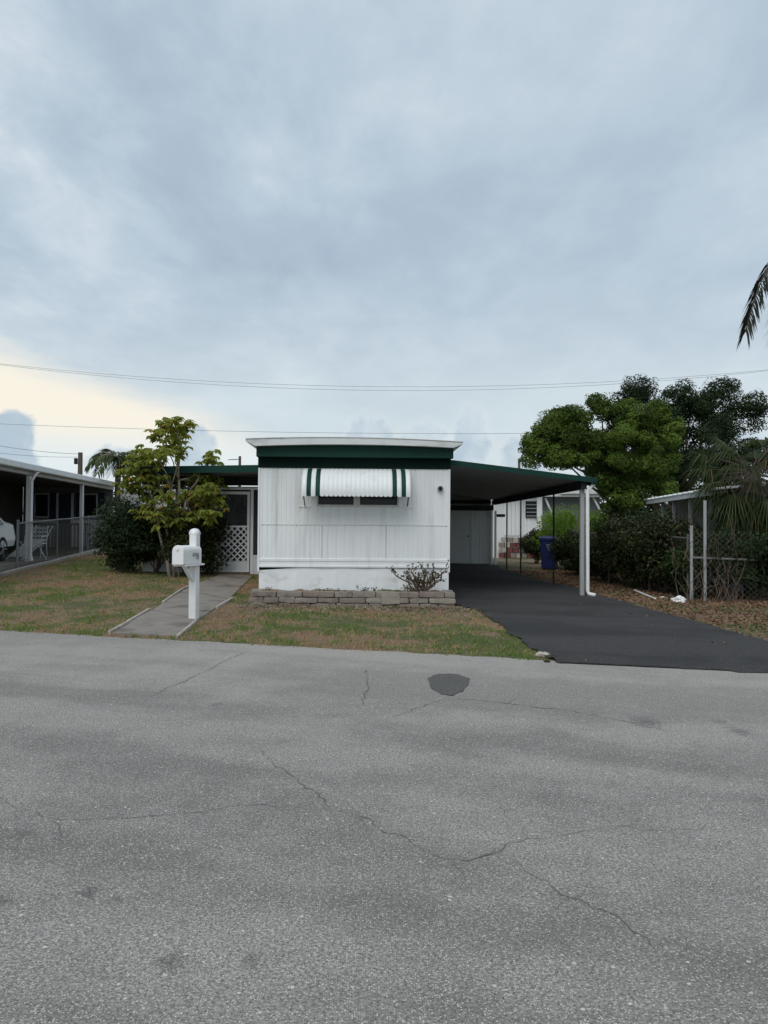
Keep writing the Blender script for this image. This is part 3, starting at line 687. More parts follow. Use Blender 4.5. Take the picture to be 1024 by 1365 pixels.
MB().add(vs, [(0, 1, 2, 3), (7, 6, 5, 4), (0, 4, 5, 1), (1, 5, 6, 2), (2, 6, 7, 3), (3, 7, 4, 0)]).build('rear_panel', 'pan', cp)
# storage room closing the end of the carport
shd = thing('storage_room', 'white panelled storage room with plain door at the carport end', 'shed', (2.9, 27.4, g1(2.9, 27.4)))
zs = g1(2.9, 27.4)
SX0, SX1 = HX1 + .1, 4.62
MB().box(SX0, SX1, 27.42, 29.5, zs - .1, 2.62).build('wall', 'dirtywhite', shd)
x = SX0; 
for i, wd in enumerate((.62, .5)):
    siding('wall_panel', x, x + wd - .01, zs + .02, 2.2, 27.385, .15, 'siding', shd); x += wd
dx0 = x + .04
dr = MB().box(dx0, dx0 + .92, 27.37, 27.41, zs + .03, zs + 2.03).build('door', 'white', shd, bevel=.006)
MB().tube([(dx0 + .84, 27.365, zs + 1.0), (dx0 + .84, 27.31, zs + 1.0)], [.02, .032], 8).build('door_knob', 'darkmetal', dr)
MB().box(dx0 - .05, dx0 - .005, 27.36, 27.41, zs, zs + 2.08).build('door_jamb', 'siding', shd); MB().box(dx0 + .925, dx0 + .97, 27.36, 27.41, zs, zs + 2.08).build('door_jamb', 'siding', shd)
siding('wall_panel', dx0 + .98, SX1 - .02, zs + .02, 2.2, 27.385, .13, 'siding', shd)
MB().box(SX0, SX1 + .01, 27.33, 27.41, 2.205, 2.40).build('header', 'darkmetal', shd)
for x in (SX1 - .10, SX1 + .04): MB().box(x, x + .07, 27.28, 27.35, zs - .03, 2.20).build('corner_post', 'vinyl', shd, bevel=.004)
MB().box(SX1 + .10, SX1 + .42, 27.3, 27.7, 1.98, 2.08).build('meter_box', 'darkmetal', shd)
# ------------------------------------------------------------------ screened porch on the left
PYF = 19.5; pz = g1(-3.2, PYF)
po = thing('screened_porch', 'screened porch with green edged flat roof beside the home', 'porch', (-3.6, PYF, pz))
PXL = -5.55
def prz(x): return 2.93 + .08 * (x - PXL) / (HX0 - PXL)
vs = [(x, y, prz(x) + dz) for dz in (-.10, 0) for y in (18.3, 24.5) for x in (PXL - .1, HX0 - .005)]
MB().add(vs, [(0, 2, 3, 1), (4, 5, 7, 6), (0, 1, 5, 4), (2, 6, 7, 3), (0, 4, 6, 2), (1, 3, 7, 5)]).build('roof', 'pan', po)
vs = [(x, y, prz(x) + dz) for dz in (-.14, .03) for y in (18.27, 18.295) for x in (PXL - .12, HX0 - .005)]
MB().add(vs, [(0, 2, 3, 1), (4, 5, 7, 6), (0, 1, 5, 4), (2, 6, 7, 3), (0, 4, 6, 2), (1, 3, 7, 5)]).build('front_fascia', 'green', po)
MB().box(PXL - .12, PXL - .09, 18.3, 24.5, prz(PXL) - .13, prz(PXL) + .03).build('side_fascia', 'green', po)
MB().box(PXL, HX0 - .01, PYF + .0, PYF + .06, pz + 2.11, pz + 2.17).build('header_rail', 'vinyl', po); MB().box(PXL, HX0 - .01, PYF + .0, PYF + .05, pz + 2.215, prz(PXL) - .10).build('header_panel', 'darkmetal', po)
DX0, DX1 = -3.80, -2.88
for x in (PXL, -4.75, DX0 - .09, DX1 + .02): MB().box(x, x + .07, PYF - .01, PYF + .05, g1(x, PYF) - .05, pz + 2.11).build('porch_post', 'vinyl', po)
for a, b in ((PXL + .07, -4.75), (-4.68, DX0 - .09), (DX1 + .09, HX0 - .01)):
    MB().box(a, b, PYF + .01, PYF + .04, pz - .12, pz + .42).build('kick_panel', 'white', po)
    MB().box(a, b, PYF, PYF + .045, pz + .42, pz + .46).build('mid_rail', 'vinyl', po)
    MB().box(a, b, PYF + .02, PYF + .022, pz + .46, pz + 2.11).build('screen', 'screen', po)
dr = MB(); dr.box(DX0, DX0 + .075, PYF - .03, PYF + .01, pz + .03, pz + 2.06); dr.box(DX1 - .06, DX1, PYF - .03, PYF + .01, pz + .03, pz + 2.06)
dr.box(DX0 + .075, DX1 - .06, PYF - .03, PYF + .01, pz + 1.99, pz + 2.06); dr.box(DX0 + .075, DX1 - .06, PYF - .03, PYF + .01, pz + 1.16, pz + 1.20); dr.box(DX0 + .075, DX1 - .06, PYF - .03, PYF + .01, pz + .03, pz + .06)
door = dr.build('screen_door', 'vinyl', po)
MB().box(DX0 + .075, DX1 - .06, PYF - .02, PYF - .005, pz + .06, pz + .30).build('kick_plate', 'white', door)
MB().box(DX0 + .075, DX1 - .06, PYF - .004, PYF - .002, pz + .30, pz + 1.99).build('screen_mesh', 'screen', door)
MB().box(DX0 + .02, DX0 + .05, PYF - .07, PYF - .03, pz + 1.05, pz + 1.2).build('door_handle', 'darkmetal', door)
la0, la1, lb0, lb1 = DX0 + .075, DX1 - .06, pz + .30, pz + 1.16
for sgn in (1, -1):
    c = -1.2
    while c < 1.8:
        pts = []
        for t in np.linspace(-1.5, 1.5, 301):     # clip the diagonal to the panel
            xx = (la0 if sgn > 0 else la1) + sgn * (c + t) ; z_ = lb0 + t
            if la0 <= xx <= la1 and lb0 <= z_ <= lb1: pts.append((xx, z_))
        if len(pts) > 4:
            MB().bar((pts[0][0], PYF - .014 - .004 * sgn, pts[0][1]), (pts[-1][0], PYF - .014 - .004 * sgn, pts[-1][1]), .006, .032, (sgn * -1, 0, 1)).build('lattice_slat', 'vinyl', door)
        c += .155
# inside the porch: back wall, chair silhouette
MB().box(PXL, HX0 - .01, 24.3, 24.36, pz - .1, prz(PXL) - .1).build('back_wall', 'greywall', po)
MB().box(PXL, HX0 - .01, PYF + .06, 24.3, pz - .02, pz + .02).build('porch_floor', 'concrete', po)
hs = thing('hanging_plant', 'dark potted plant stand seen through the screen door', 'plant stand', (-3.25, 20.6, pz))
mb = MB(); mb.tube([(-3.25, 20.6, pz), (-3.25, 20.6, pz + 1.95)], .035, 8); mb.build('pole', 'darkmetal', hs)
mb = MB(); mb.tube([(-3.25, 20.6, pz), (-3.25, 20.6, pz + .04)], [.2, .16], 12); mb.build('base', 'darkmetal', hs)
crown('foliage', [((-3.28, 20.6, pz + 1.5), (.16, .15, .35), 300), ((-3.22, 20.6, pz + .95), (.2, .18, .3), 350)], 'lf_dark', hs, .10)
MB().box(-2.98, -2.92, 21.5, 21.56, pz, pz + 2.2).build('inner_post', 'darkmetal', po)
# ------------------------------------------------------------------ mailbox
mx, my = W(260, 12.0); mz = g1(mx, my)
mb_ = thing('mailbox', 'white plastic mailbox on a thick white post beside the walk', 'mailbox', (mx, my, mz))
fd = Vector((-EN[0], -EN[1], 0)); rt = Vector((-fd.y, fd.x, 0))      # faces the road
C0 = Vector((mx, my, 0))
def ML(a, b, z): return C0 + rt * a + fd * b + Vector((0, 0, z))
pw = .062
prof = [(-pw, -pw), (pw, -pw), (pw, pw), (-pw, pw)]
MB().prism(prof, mz - .1, 1.44, lambda p, q, t: ML(p, q, t)).build('post', 'vinyl', mb_, bevel=.01)
cap = MB(); rings = [(pw + .003, 1.43), (pw + .003, 1.455), (pw * .9, 1.49), (pw * .6, 1.515), (pw * .2, 1.525)]; vs = []; fs = []
for i, (r, z) in enumerate(rings):
    vs += [ML(-r, -r, z), ML(r, -r, z), ML(r, r, z), ML(-r, r, z)]
    if i: fs += [(i * 4 - 4 + j, i * 4 - 4 + (j + 1) % 4, i * 4 + (j + 1) % 4, i * 4 + j) for j in range(4)]
fs.append((16, 17, 18, 19)); cap.add(vs, fs).build('post_cap', 'vinyl', mb_, True)
bw, bb, bt = .092, .985, 1.18
ap = [(-bw, bb), (bw, bb)] + [(bw * math.cos(a), bt + bw * .95 * math.sin(a)) for a in np.linspace(0, math.pi, 12)]
box = MB().prism(ap, -.05, .46, lambda p, q, t: ML(p, t, q)).build('box', 'vinyl', mb_)
ap2 = [(p * 1.05, bb - .006 + (q - bb) * 1.04) for p, q in ap]
lid = MB().prism(ap2, .455, .49, lambda p, q, t: ML(p, t, q)).build('door', 'vinyl', mb_, bevel=.006)
MB().prism([(-.02, bt + .02), (.02, bt + .02), (.015, bt + .05), (-.015, bt + .05)], .49, .51, lambda p, q, t: ML(p, t, q)).build('pull_tab', 'vinyl', lid)
MB().prism([(-bw - .02, bb - .035), (bw + .02, bb - .035), (bw + .02, bb - .007), (-bw - .02, bb - .007)], -.12, .42, lambda p, q, t: ML(p, t, q)).build('shelf_arm', 'vinyl', mb_, bevel=.004)
MB().prism([(-.035, .70), (.035, .70), (.035, .80), (-.035, .80)], .05, .06, lambda p, q, t: ML(p, t, q))
MB().bar(ML(0, .05, .72), ML(0, .30, .955), .06, .05, (0, 0, 1)).build('brace', 'vinyl', mb_)
fl = MB(); fl.prism([(bw + .004, 1.10), (bw + .012, 1.10), (bw + .012, 1.15), (bw + .004, 1.15)], .05, .22, lambda p, q, t: ML(p, t, q)); fl.prism([(bw + .004, 1.05), (bw + .012, 1.05), (bw + .012, 1.12), (bw + .004, 1.12)], .04, .10, lambda p, q, t: ML(p, t, q)); fl.build('flag', 'greypost', mb_)
# ------------------------------------------------------------------ neighbour on the left
la = math.atan(80 / F) ; LX = -9.54
def NL(a, b, z):          # a: metres right of the eave line, b: metres ahead (camera axis), z
    X = LX - (b - 20.5) * math.tan(la) + a
    return (b * math.sin(YAW) + X * math.cos(YAW), b * math.cos(YAW) - X * math.sin(YAW), z)
nb = thing('neighbour_house', 'white neighbouring house with long open porch, gutter and navy shutters', 'house', NL(-2, 24, g1(*NL(-2, 24, 0)[:2])))
fz = .66
def nbox(a0, a1, b0, b1, z0, z1, name, mat, parent=nb, bevel=0): return MB().box(a0, a1, b0, b1, z0, z1, NL).build(name, mat, parent, bevel=bevel)
nbox(-6.5, .22, 14.0, 28.6, 3.06, 3.14, 'porch_roof', 'roofwhite'); nbox(.20, .34, 14.0, 28.62, 2.99, 3.16, 'gutter', 'white', bevel=.02)
nbox(-.02, .14, 14.0, 28.5, 2.90, 3.055, 'eave_beam', 'dirtywhite')
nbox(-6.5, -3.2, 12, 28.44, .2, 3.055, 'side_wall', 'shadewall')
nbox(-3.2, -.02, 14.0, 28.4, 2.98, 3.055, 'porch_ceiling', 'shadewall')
for b in (20.5, 25.0): nbox(-.02, .09, b, b + .1, .3, 2.9, 'post', 'vinyl', bevel=.01)
MB().tube([NL(.27, 20.6, 3.0), NL(.27, 20.45, 2.95), NL(.17, 20.4, 2.75), NL(.17, 20.4, .75), NL(.25, 20.3, .62)], .042, 8).build('downspout', 'vinyl', nb, True)
# end wall of the porch, clapboards one by one
nbox(-3.2, .10, 28.45, 28.6, .3, 3.05, 'end_wall', 'greywall')  # grey on a white house: porch shade put into the wall colour
for k in range(9): nbox(-3.1, .06, 28.41 - .004, 28.45, .62 + k * .13, .745 + k * .13, 'clapboard', 'siding')
nbox(.36, 1.05, 28.7, 30.5, .3, 3.28, 'end_block', 'white')
for k in range(18): nbox(.34, 1.07, 28.66, 28.70, .62 + k * .145, .755 + k * .145, 'clapboard', 'siding')
nbox(-3.2, .2, 12, 28.4, .3, fz - .06, 'porch_slab', 'concrete')
def nwin(a0, a1, z0, z1):
    f = nbox(a0, a1, 28.36, 28.40, z0, z1, 'window', 'white'); nbox(a0 + .05, a1 - .05, 28.345, 28.36, z0 + .05, z1 - .05, 'pane', 'glass', f)
    for s in (a0 - .26, a1 + .02): nbox(s, s + .24, 28.34, 28.40, z0 - .02, z1 + .02, 'shutter', 'shutter', f)
nwin(-.95, -.42, 1.85, 2.75); nwin(-2.75, -2.2, 1.85, 2.75)
d = nbox(-1.85, -1.40, 28.35, 28.40, .65, 2.70, 'door', 'shutter')
nbox(-1.94, -1.86, 28.34, 28.40, .65, 2.76, 'door_casing', 'white'); nbox(-1.39, -1.31, 28.34, 28.40, .65, 2.76, 'door_casing', 'white')
# railing across the porch
rl = thing('porch_railing', 'brown baluster railing on the neighbouring white porch', 'railing', NL(-1.4, 26.5, fz))
MB().box(-2.6, -.1, 26.48, 26.54, fz + .92, fz + .98, NL).build('top_rail', 'wood', rl); MB().box(-2.6, -.1, 26.48, 26.54, fz + .08, fz + .12, NL).build('bottom_rail', 'wood', rl)
for k in range(20): MB().box(-2.58 + k * .127, -2.54 + k * .127, 26.49, 26.53, fz - .06, fz + .92, NL).build('baluster', 'wood', rl)
# patio chair behind the fence
def chair(a, b, label):
    r = thing('patio_chair', label, 'chair', NL(a, b, fz - .06)); z = fz - .06; P_ = lambda i, j, k: NL(a + i, b + j, z + k)
    for i in (-.25, .25):
        MB().tube([P_(i, -.25, 0), P_(i, -.22, .42), P_(i, -.2, .62)], .016, 6).build('leg', 'white', r); MB().tube([P_(i, .28, 0), P_(i, .2, .42), P_(i, .34, .95)], .016, 6).build('leg', 'white', r)
        MB().tube([P_(i, -.22, .62), P_(i, .27, .64)], .02, 6).build('armrest', 'white', r)
    MB().box(a - .25, a + .25, b - .24, b + .22, z + .40, z + .43, NL).build('seat', 'white', r)
    for k in range(4): MB().bar(P_(-.25, .23 + k * .032, .52 + k * .12), P_(.25, .23 + k * .032, .52 + k * .12), .02, .07).build('back_slat', 'white', r)
chair(-.75, 23.2, 'white tubular patio chair behind the chain link fence')
lt = thing('folding_lounger', 'white folded garden lounger leaning behind the chain link fence', 'lounger', NL(-.45, 21.6, fz - .06))
z = fz - .06
for i in (0, .45):
    MB().tube([NL(-.9 + i, 21.4, z), NL(-.35 + i, 21.7, z + .55), NL(-.2 + i, 21.8, z + .95)], .016, 6).build('frame', 'white', lt); MB().tube([NL(-.25 + i, 21.5, z), NL(-.7 + i, 21.9, z + .5)], .016, 6).build('leg', 'white', lt)
MB().add([NL(-.88, 21.42, z + .08), NL(-.43, 21.42, z + .08), NL(.08, 21.72, z + .57), NL(-.37, 21.72, z + .57)], [(0, 1, 2, 3)]).build('sling', 'dirtywhite', lt)
# chain-link fence along the boundary
def chainlink(root, A, B, zA, zB, h, pitch=.09, r=.0022, z0=.04):
    """diagonal wires from A to B (plan points)"""
    A = np.array(A); B = np.array(B); L = np.linalg.norm(B - A); mb = MB()
    def P(u, v): f = u / L; p = A + (B - A) * f; return (p[0], p[1], zA + (zB - zA) * f + z0 + v)
    for sg in (1, -1):
        c = -h
        while c < L + h:
            u0, v0 = c, 0.0; u1, v1 = c + sg * h, h
            (lo_u, lo_v), (hi_u, hi_v) = ((u0, v0), (u1, v1)) if u0 < u1 else ((u1, v1), (u0, v0))
            def at(u): return lo_v + (hi_v - lo_v) * (u - lo_u) / (hi_u - lo_u)
            a = max(lo_u, 0); b = min(hi_u, L)
            if b - a > .02: mb.tube([P(a, at(a)), P(b, at(b))], r, 3, False)
            c += pitch
    return mb.build('chain_link_mesh', 'steel' if root.name.startswith('chain_link_fence') else 'rusty', root, kind='stuff')
fA = NL(.22, 19.4, 0); fB = NL(.30, 27.8, 0)
fe = thing('chain_link_fence', 'bare chain link fence in front of the neighbouring white porch', 'fence', (fA[0], fA[1], g1(*fA[:2])))
gA, gB = g1(*fA[:2]), g1(*fB[:2])
chainlink(fe, fA[:2], fB[:2], gA, gB, 1.16, .11, .0026)
MB().tube([(fA[0], fA[1], gA + 1.2), (fB[0], fB[1], gB + 1.2)], .021, 7).build('top_rail', 'steel', fe)
for k in range(4):
    f = k / 3; p = Vector(fA).lerp(Vector(fB), f); zg = g1(p.x, p.y); t = MB().tube([(p.x, p.y, zg - .1), (p.x, p.y, gA + (gB - gA) * f + 1.25)], .035 if k == 0 else .024, 8).build('post', 'steel', fe)
MB().tube([(fA[0], fA[1], gA + 1.24), (fA[0], fA[1], gA + 1.27), (fA[0], fA[1], gA + 1.30)], [.042, .04, .012], 8).build('post_cap', 'steel', fe)
kb = thing('curb_edging', 'pale concrete curb at the foot of the bare chain link fence', 'curb', (*NL(.26, 22, 0)[:2], g1(*NL(.26, 22, 0)[:2])))
for k in range(8):
    a = NL(.32, 18.2 + k * 1.15, 0); b = NL(.32, 18.2 + k * 1.15 + 1.12, 0); MB().bar((a[0], a[1], g1(*a[:2]) + .03), (b[0], b[1], g1(*b[:2]) + .03), .12, .12).build('curb_stone', 'edging', kb, bevel=.01)
# parked white car under the porch roof
def car():
    hw = .88; a0 = -1.42; b0 = 16.9; zg = fz - .06
    root = thing('parked_car', 'white car parked under the neighbouring porch roof', 'car', NL(a0, b0 + 2.2, zg))
    side = [(0.02, .30), (0, .52), (.05, .66), (.35, .78), (1.15, .93), (1.75, 1.36), (2.2, 1.46), (3.1, 1.45), (3.75, 1.08), (4.3, 1.02), (4.42, .7), (4.30, .40)]
    P = lambda u, v, z: NL(a0 + v, b0 + u, zg + z)
    mb = MB(); vs = []; fs = []; lat = [-1, -.96, -.82, 0, .82, .96, 1]
    n = len(side)
    for v in lat:
        for (u, z) in side:
            av = abs(v); k = 0 if av < .9 else (.06 if av < .98 else .14)
            roofin = max(0, z - .95) * .32; zz_ = z - (k * .9 if z > .6 else 0); uu = u + (k * (1 if u < 2 else -1)) * (1.2 if u < .3 or u > 4.1 else 0)
            vs.append(P(uu, v * (hw - roofin), zz_))
    for i in range(len(lat) - 1):
        for j in range(n): fs.append((i * n + j, i * n + (j + 1) % n, (i + 1) * n + (j + 1) % n, (i + 1) * n + j))
    fs.append(tuple(range(n))); fs.append(tuple((len(lat) - 1) * n + j for j in range(n - 1, -1, -1)))
    mb.add(vs, fs).build('body', 'carpaint', root)
    for sv in (-1, 1):
        MB().add([P(1.45, sv * (hw - .01), .95), P(3.55, sv * (hw - .01), .97), P(3.05, sv * (hw - .11), 1.34), P(1.85, sv * (hw - .11), 1.34)], [(0, 1, 2, 3)]).build('side_window', 'glass', root)
        MB().box(a0 + sv * .62 - .16, a0 + sv * .62 + .16, b0 - .012, b0 + .08, zg + .58, zg + .70, NL).build('headlight', 'alloy', root)
        for u in (.82, 3.45):
            wh = MB(); cx = sv * (hw - .09); R0 = .325
            ring = [(R0 - .06, -.10), (R0, -.08), (R0, .08), (R0 - .06, .105), (R0 - .10, .09), (R0 - .10, -.09)]; m = 20; vs = []; fs = []
            for i in range(m):
                t = 2 * math.pi * i / m
                for r_, o_ in ring: vs.append(P(u + math.cos(t) * r_, cx + o_ * sv, R0 + math.sin(t) * r_))
            for i in range(m):
                for j in range(6): fs.append((i * 6 + j, i * 6 + (j + 1) % 6, ((i + 1) % m) * 6 + (j + 1) % 6, ((i + 1) % m) * 6 + j))
            we = wh.add(vs, fs).build('wheel', 'tyre', root)
            rm = MB()
            for i in range(5):
                t = 2 * math.pi * i / 5; rm.bar(P(u, cx + .085 * sv, R0), P(u + math.cos(t) * .23, cx + .075 * sv, R0 + math.sin(t) * .23), .05, .03)
            rm.build('rim', 'alloy', we)
            MB().tube([P(u, cx - .02 * sv, R0), P(u, cx + .03 * sv, R0)], .23, 18).build('wheel_well', 'tyre', root)
car()
# ------------------------------------------------------------------ neighbours behind and on the right
bh = thing('back_house', 'pale white house beyond the carport with brick base and small window', 'house', (*W(695, 33), g1(*W(695, 33))))
def at(px, D, z): return (*W(px, D), z)
def slab(px0, px1, D, z0, z1, name, mat, parent, th=.12, back=None):
    a = W(px0, D); b = W(px1, D); d = np.array(b) - np.array(a); q = np.array((-d[1], d[0])) / np.linalg.norm(d) * (back or th)
    vs = [(*p, z) for z in (z0, z1) for p in (a, b, (b[0] + q[0], b[1] + q[1]), (a[0] + q[0], a[1] + q[1]))]
    return MB().add(vs, [(3, 2, 1, 0), (4, 5, 6, 7), (0, 1, 5, 4), (1, 2, 6, 5), (2, 3, 7, 6), (3, 0, 4, 7)]).build(name, mat, parent)
zb = g1(*W(690, 33))
slab(640, 721, 33, zb - .1, 3.3, 'wall', 'white', bh, back=6)
for k in range(9): slab(672 + k * 5.2, 676.4 + k * 5.2, 32.97, zb + .95, 3.0, 'wall_panel', 'siding', bh, .02)
slab(701, 719, 32.9, 2.05, 2.75, 'window', 'darkmetal', bh, .06); 
for k in range(4): slab(702, 718, 32.86, 2.10 + k * .16, 2.13 + k * .16, 'louvre', 'greypost', bh, .03)
slab(716, 723, 32.85, zb, 3.2, 'corner_trim', 'vinyl', bh, .1)
slab(630, 727, 32.4, 3.3, 3.42, 'roof', 'roofwhite', bh, back=7)
for k in range(4):
    for j in range(7):
        a = 666 + j * 7.6 + (k % 2) * 3.4; slab(a, a + 6.6, 32.6, zb + .02 + k * .22, zb + .21 + k * .22, 'brick', 'red' if (j * 3 + k * 2) % 5 in (0, 3) else ('edging' if (j + k) % 2 else 'block_b'), bh, .2)
gh = thing('grey_house', 'blue grey outbuilding with white roof edge seen past the downspout', 'outbuilding', (*W(760, 36), g1(*W(760, 36))))
slab(722, 800, 36, g1(*W(760, 36)) - .2, 3.05, 'wall', 'bluegrey', gh, back=5)
slab(748, 806, 35.3, 3.2, 3.46, 'roof_edge', 'white', gh, .1); slab(718, 806, 35.4, 3.06, 3.19, 'roof', 'roofwhite', gh, back=6)
MB().bar(at(727, 35.6, 3.0), at(738, 35.6, 2.1), .08, .08).build('brace', 'white', gh); MB().bar(at(790, 35.6, 3.1), at(802, 35.6, 2.3), .08, .08).build('brace', 'white', gh)
# carport-like shed right of the fence
rs = thing('metal_roof_shed', 'grey walled open shed with ribbed pale metal roof behind the gate', 'shed', (*W(930, 19), g1(*W(930, 19))))
eA = np.array(W(951, 16.5)); eB = np.array(W(860, 23.0)); ev = (eB - eA) / np.linalg.norm(eB - eA); eq = np.array((ev[1], -ev[0])); eL = np.linalg.norm(eB - eA)
def RS(u, q, z): p = eA + ev * u + eq * q; return (p[0], p[1], z)
for k in range(14):
    u0 = k * eL / 14; MB().prism([(0, 0), (.06, .035), (.12, 0), (eL / 14 - .006, 0), (eL / 14 - .006, -.02), (0, -.02)], -.12, 3.4, lambda p, q, t: RS(u0 + p, t, 2.44 + q + t * .09)).build('roof_sheet', 'roofwhite', rs)
MB().box(0, eL, -.1, -.06, 2.30, 2.415, RS).build('eave_board', 'dirtywhite', rs)
MB().box(.2, eL - .1, .9, .98, -.1, 2.46, RS).build('wall', 'greywall', rs); MB().box(.1, .18, .95, 3.2, -.1, 2.5, RS).build('front_wall', 'greywall', rs)
for u in (.35, 1.9, 3.4, 4.6): MB().box(u, u + .07, .02, .09, -.1, 2.33, RS).build('post', 'greypost', rs)
# fence and gate with vines
fz_ = lambda p: g1(*p)
rf = [W(752, 27.5), W(770, 22.2), W(812, 19.2), W(866, 17.1), W(917, 15.6)]
vf = thing('overgrown_fence', 'chain link fence swallowed by shrubs along the driveway', 'fence', (*rf[2], fz_(rf[2])))
for a, b in zip(rf, rf[1:]):
    chainlink(vf, a, b, fz_(a), fz_(b), 1.2, .12, .0018); MB().tube([(*a, fz_(a) + 1.24), (*b, fz_(b) + 1.24)], .016, 6).build('top_rail', 'rusty', vf)
for i, a in enumerate(rf): MB().tube([(*a, fz_(a) - .1), (*a, fz_(a) + (1.32 if i != 1 else 1.6))], .024, 8).build('post', 'rusty', vf)
gt = thing('chain_link_gate', 'leaning chain link gate with grey tube frame in front of the shed', 'gate', (*W(930, 15.3), g1(*W(930, 15.3))))
ga, gb = W(922, 15.35), W(1010, 14.9); gm = W(940, 15.25)
for p, h in ((ga, 1.5), (gm, 2.0)): MB().tube([(*p, g1(*p) - .1), (*p, g1(*p) + h)], .032, 8).build('post', 'greypost', gt)
for h in (.86,): MB().tube([(*ga, g1(*ga) + h), (*gb, g1(*gb) + h - .03)], .02, 6).build('rail', 'steel', gt)
chainlink(gt, ga, gb, g1(*ga), g1(*gb), 1.35, .11, .0016)
p = W(888, 16.6); 
# recycling bin
def bin_():
    x, y = W(733, 24.6); z = g1(x, y); r = thing('recycling_bin', 'dark blue wheeled recycling bin standing by the hedge', 'bin', (x, y, z)); yaw = -.35; ca, sa = math.cos(yaw), math.sin(yaw)
    P = lambda a, b, c: (x + a * ca - b * sa, y + a * sa + b * ca, z + c)
    def ring(w, d, c): return [P(-w, -d, c), P(w, -d, c), P(w, d, c), P(-w, d, c)]
    L = [ring(.22, .24, .04), ring(.225, .25, .08), ring(.275, .32, .92), ring(.30, .345, .93), ring(.30, .345, .985)]; vs = sum(L, []); fs = [(3, 2, 1, 0)]
    for i in range(4): fs += [(i * 4 + j, i * 4 + (j + 1) % 4, i * 4 + 4 + (j + 1) % 4, i * 4 + 4 + j) for j in range(4)]
    fs.append((16, 17, 18, 19)); MB().add(vs, fs).build('bin_body', 'bin', r, bevel=.012)
    L = [ring(.31, .36, .988), ring(.31, .36, 1.02), ring(.25, .30, 1.075)]; vs = sum(L, []); fs = [(3, 2, 1, 0), (8, 9, 10, 11)]
    for i in range(2): fs += [(i * 4 + j, i * 4 + (j + 1) % 4, i * 4 + 4 + (j + 1) % 4, i * 4 + 4 + j) for j in range(4)]
    MB().add(vs, fs).build('lid', 'bin', r, bevel=.012)
    MB().add([P(.0, -.312, .60), P(.16, -.314, .60), P(.17, -.332, .82), P(-.08, -.332, .82)], [(0, 1, 2, 3)]).build('label_sticker', 'greywall', r)
    for s in (-.2, .2): MB().tube([P(s - .03, .27, .12), P(s + .03, .27, .12)], .115, 14).build('wheel', 'tyre', r)
    MB().tube([P(-.24, .39, .96), P(.24, .39, .96)], .018, 6).build('handle', 'bin', r)
bin_()
# ------------------------------------------------------------------ utility poles and wires
def pole(px, D, top, label, r=.13, arm=True, group=None):
    x, y = W(px, D); z = g1(x, y); o = thing('utility_pole', label, 'utility pole', (x, y, z), group)
    MB().tube([(x, y, z - .2), (x, y, top)], [r, r * .75], 10).build('shaft', 'wood', o)
    if arm:
        MB().box(x - .7, x + .7, y - .16, y - .06, top - .45, top - .34).build('crossarm', 'wood', o)
        for k in (-.6, 0, .6): MB().tube([(x + k, y - .11, top - .35), (x + k, y - .11, top - .2)], [.04, .03], 8).build('insulator', 'greypost', o)
    return x, y
LPX, RPX = -260, 1290
ax_, ay_ = W(LPX, 31); bx_, by_ = W(RPX, 31)
lp = pole(LPX, 31, 9.3, 'tall wooden utility pole carrying both ends of long cables'); rp_ = pole(RPX, 31, 9.3, 'tall wooden utility pole standing beyond the tall palm')
p1 = pole(106, 42, Z(106, 603, 42), 'short dark utility pole rising behind the neighbouring house roof', .16, False)
MB().box(p1[0] - .25, p1[0] - .1, p1[1] - .25, p1[1] - .1, Z(106, 619, 42), Z(106, 611, 42)).build('transformer_box', 'darkmetal', bpy.data.objects['utility_pole.002'])
p2 = pole(319, 40, Z(319, 608, 40), 'thin dark pole with antenna arm above the porch roof', .09, False)
MB().tube([(p2[0] - .6, p2[1], Z(319, 613, 40)), (p2[0], p2[1], Z(319, 612, 40))], .02, 6).build('antenna_arm', 'wood', bpy.data.objects['utility_pole.003'])
p3 = pole(692, 40, Z(692, 612, 40), 'thin dark pole showing above the carport roof', .09, False)
def wire(a, b, sag, label, r=.011, n=28, group=None):
    a = Vector(a); b = Vector(b); pts = [a.lerp(b, i / n) - Vector((0, 0, sag * 4 * (i / n) * (1 - i / n))) for i in range(n + 1)]
    m = (a + b) / 2; o = MB().tube(pts, r, 5).build('overhead_wire', 'wire', None, True); tag(o, label, 'wire', group); return o
wire((lp[0], lp[1] - .11, 9.1), (rp_[0], rp_[1] - .11, 9.1), 1.85, 'upper sagging overhead cable of the close pair', .006)
wire((lp[0] + .6, lp[1] - .11, 9.1), (rp_[0] - .6, rp_[1] - .11, 9.1), 2.0, 'lower sagging overhead cable of the close pair', .006)
wire((lp[0], lp[1], 6.0), (rp_[0], rp_[1], 6.0), .62, 'thick overhead cable running just above the white roof', .007)
wire((lp[0], lp[1], 6.9), (p1[0], p1[1], Z(106, 605, 42)), .55, 'upper service cable dropping to the short dark pole', .011)
wire((lp[0], lp[1], 6.2), (p1[0], p1[1], Z(106, 609, 42)), .55, 'lower service cable dropping to the short dark pole', .009)
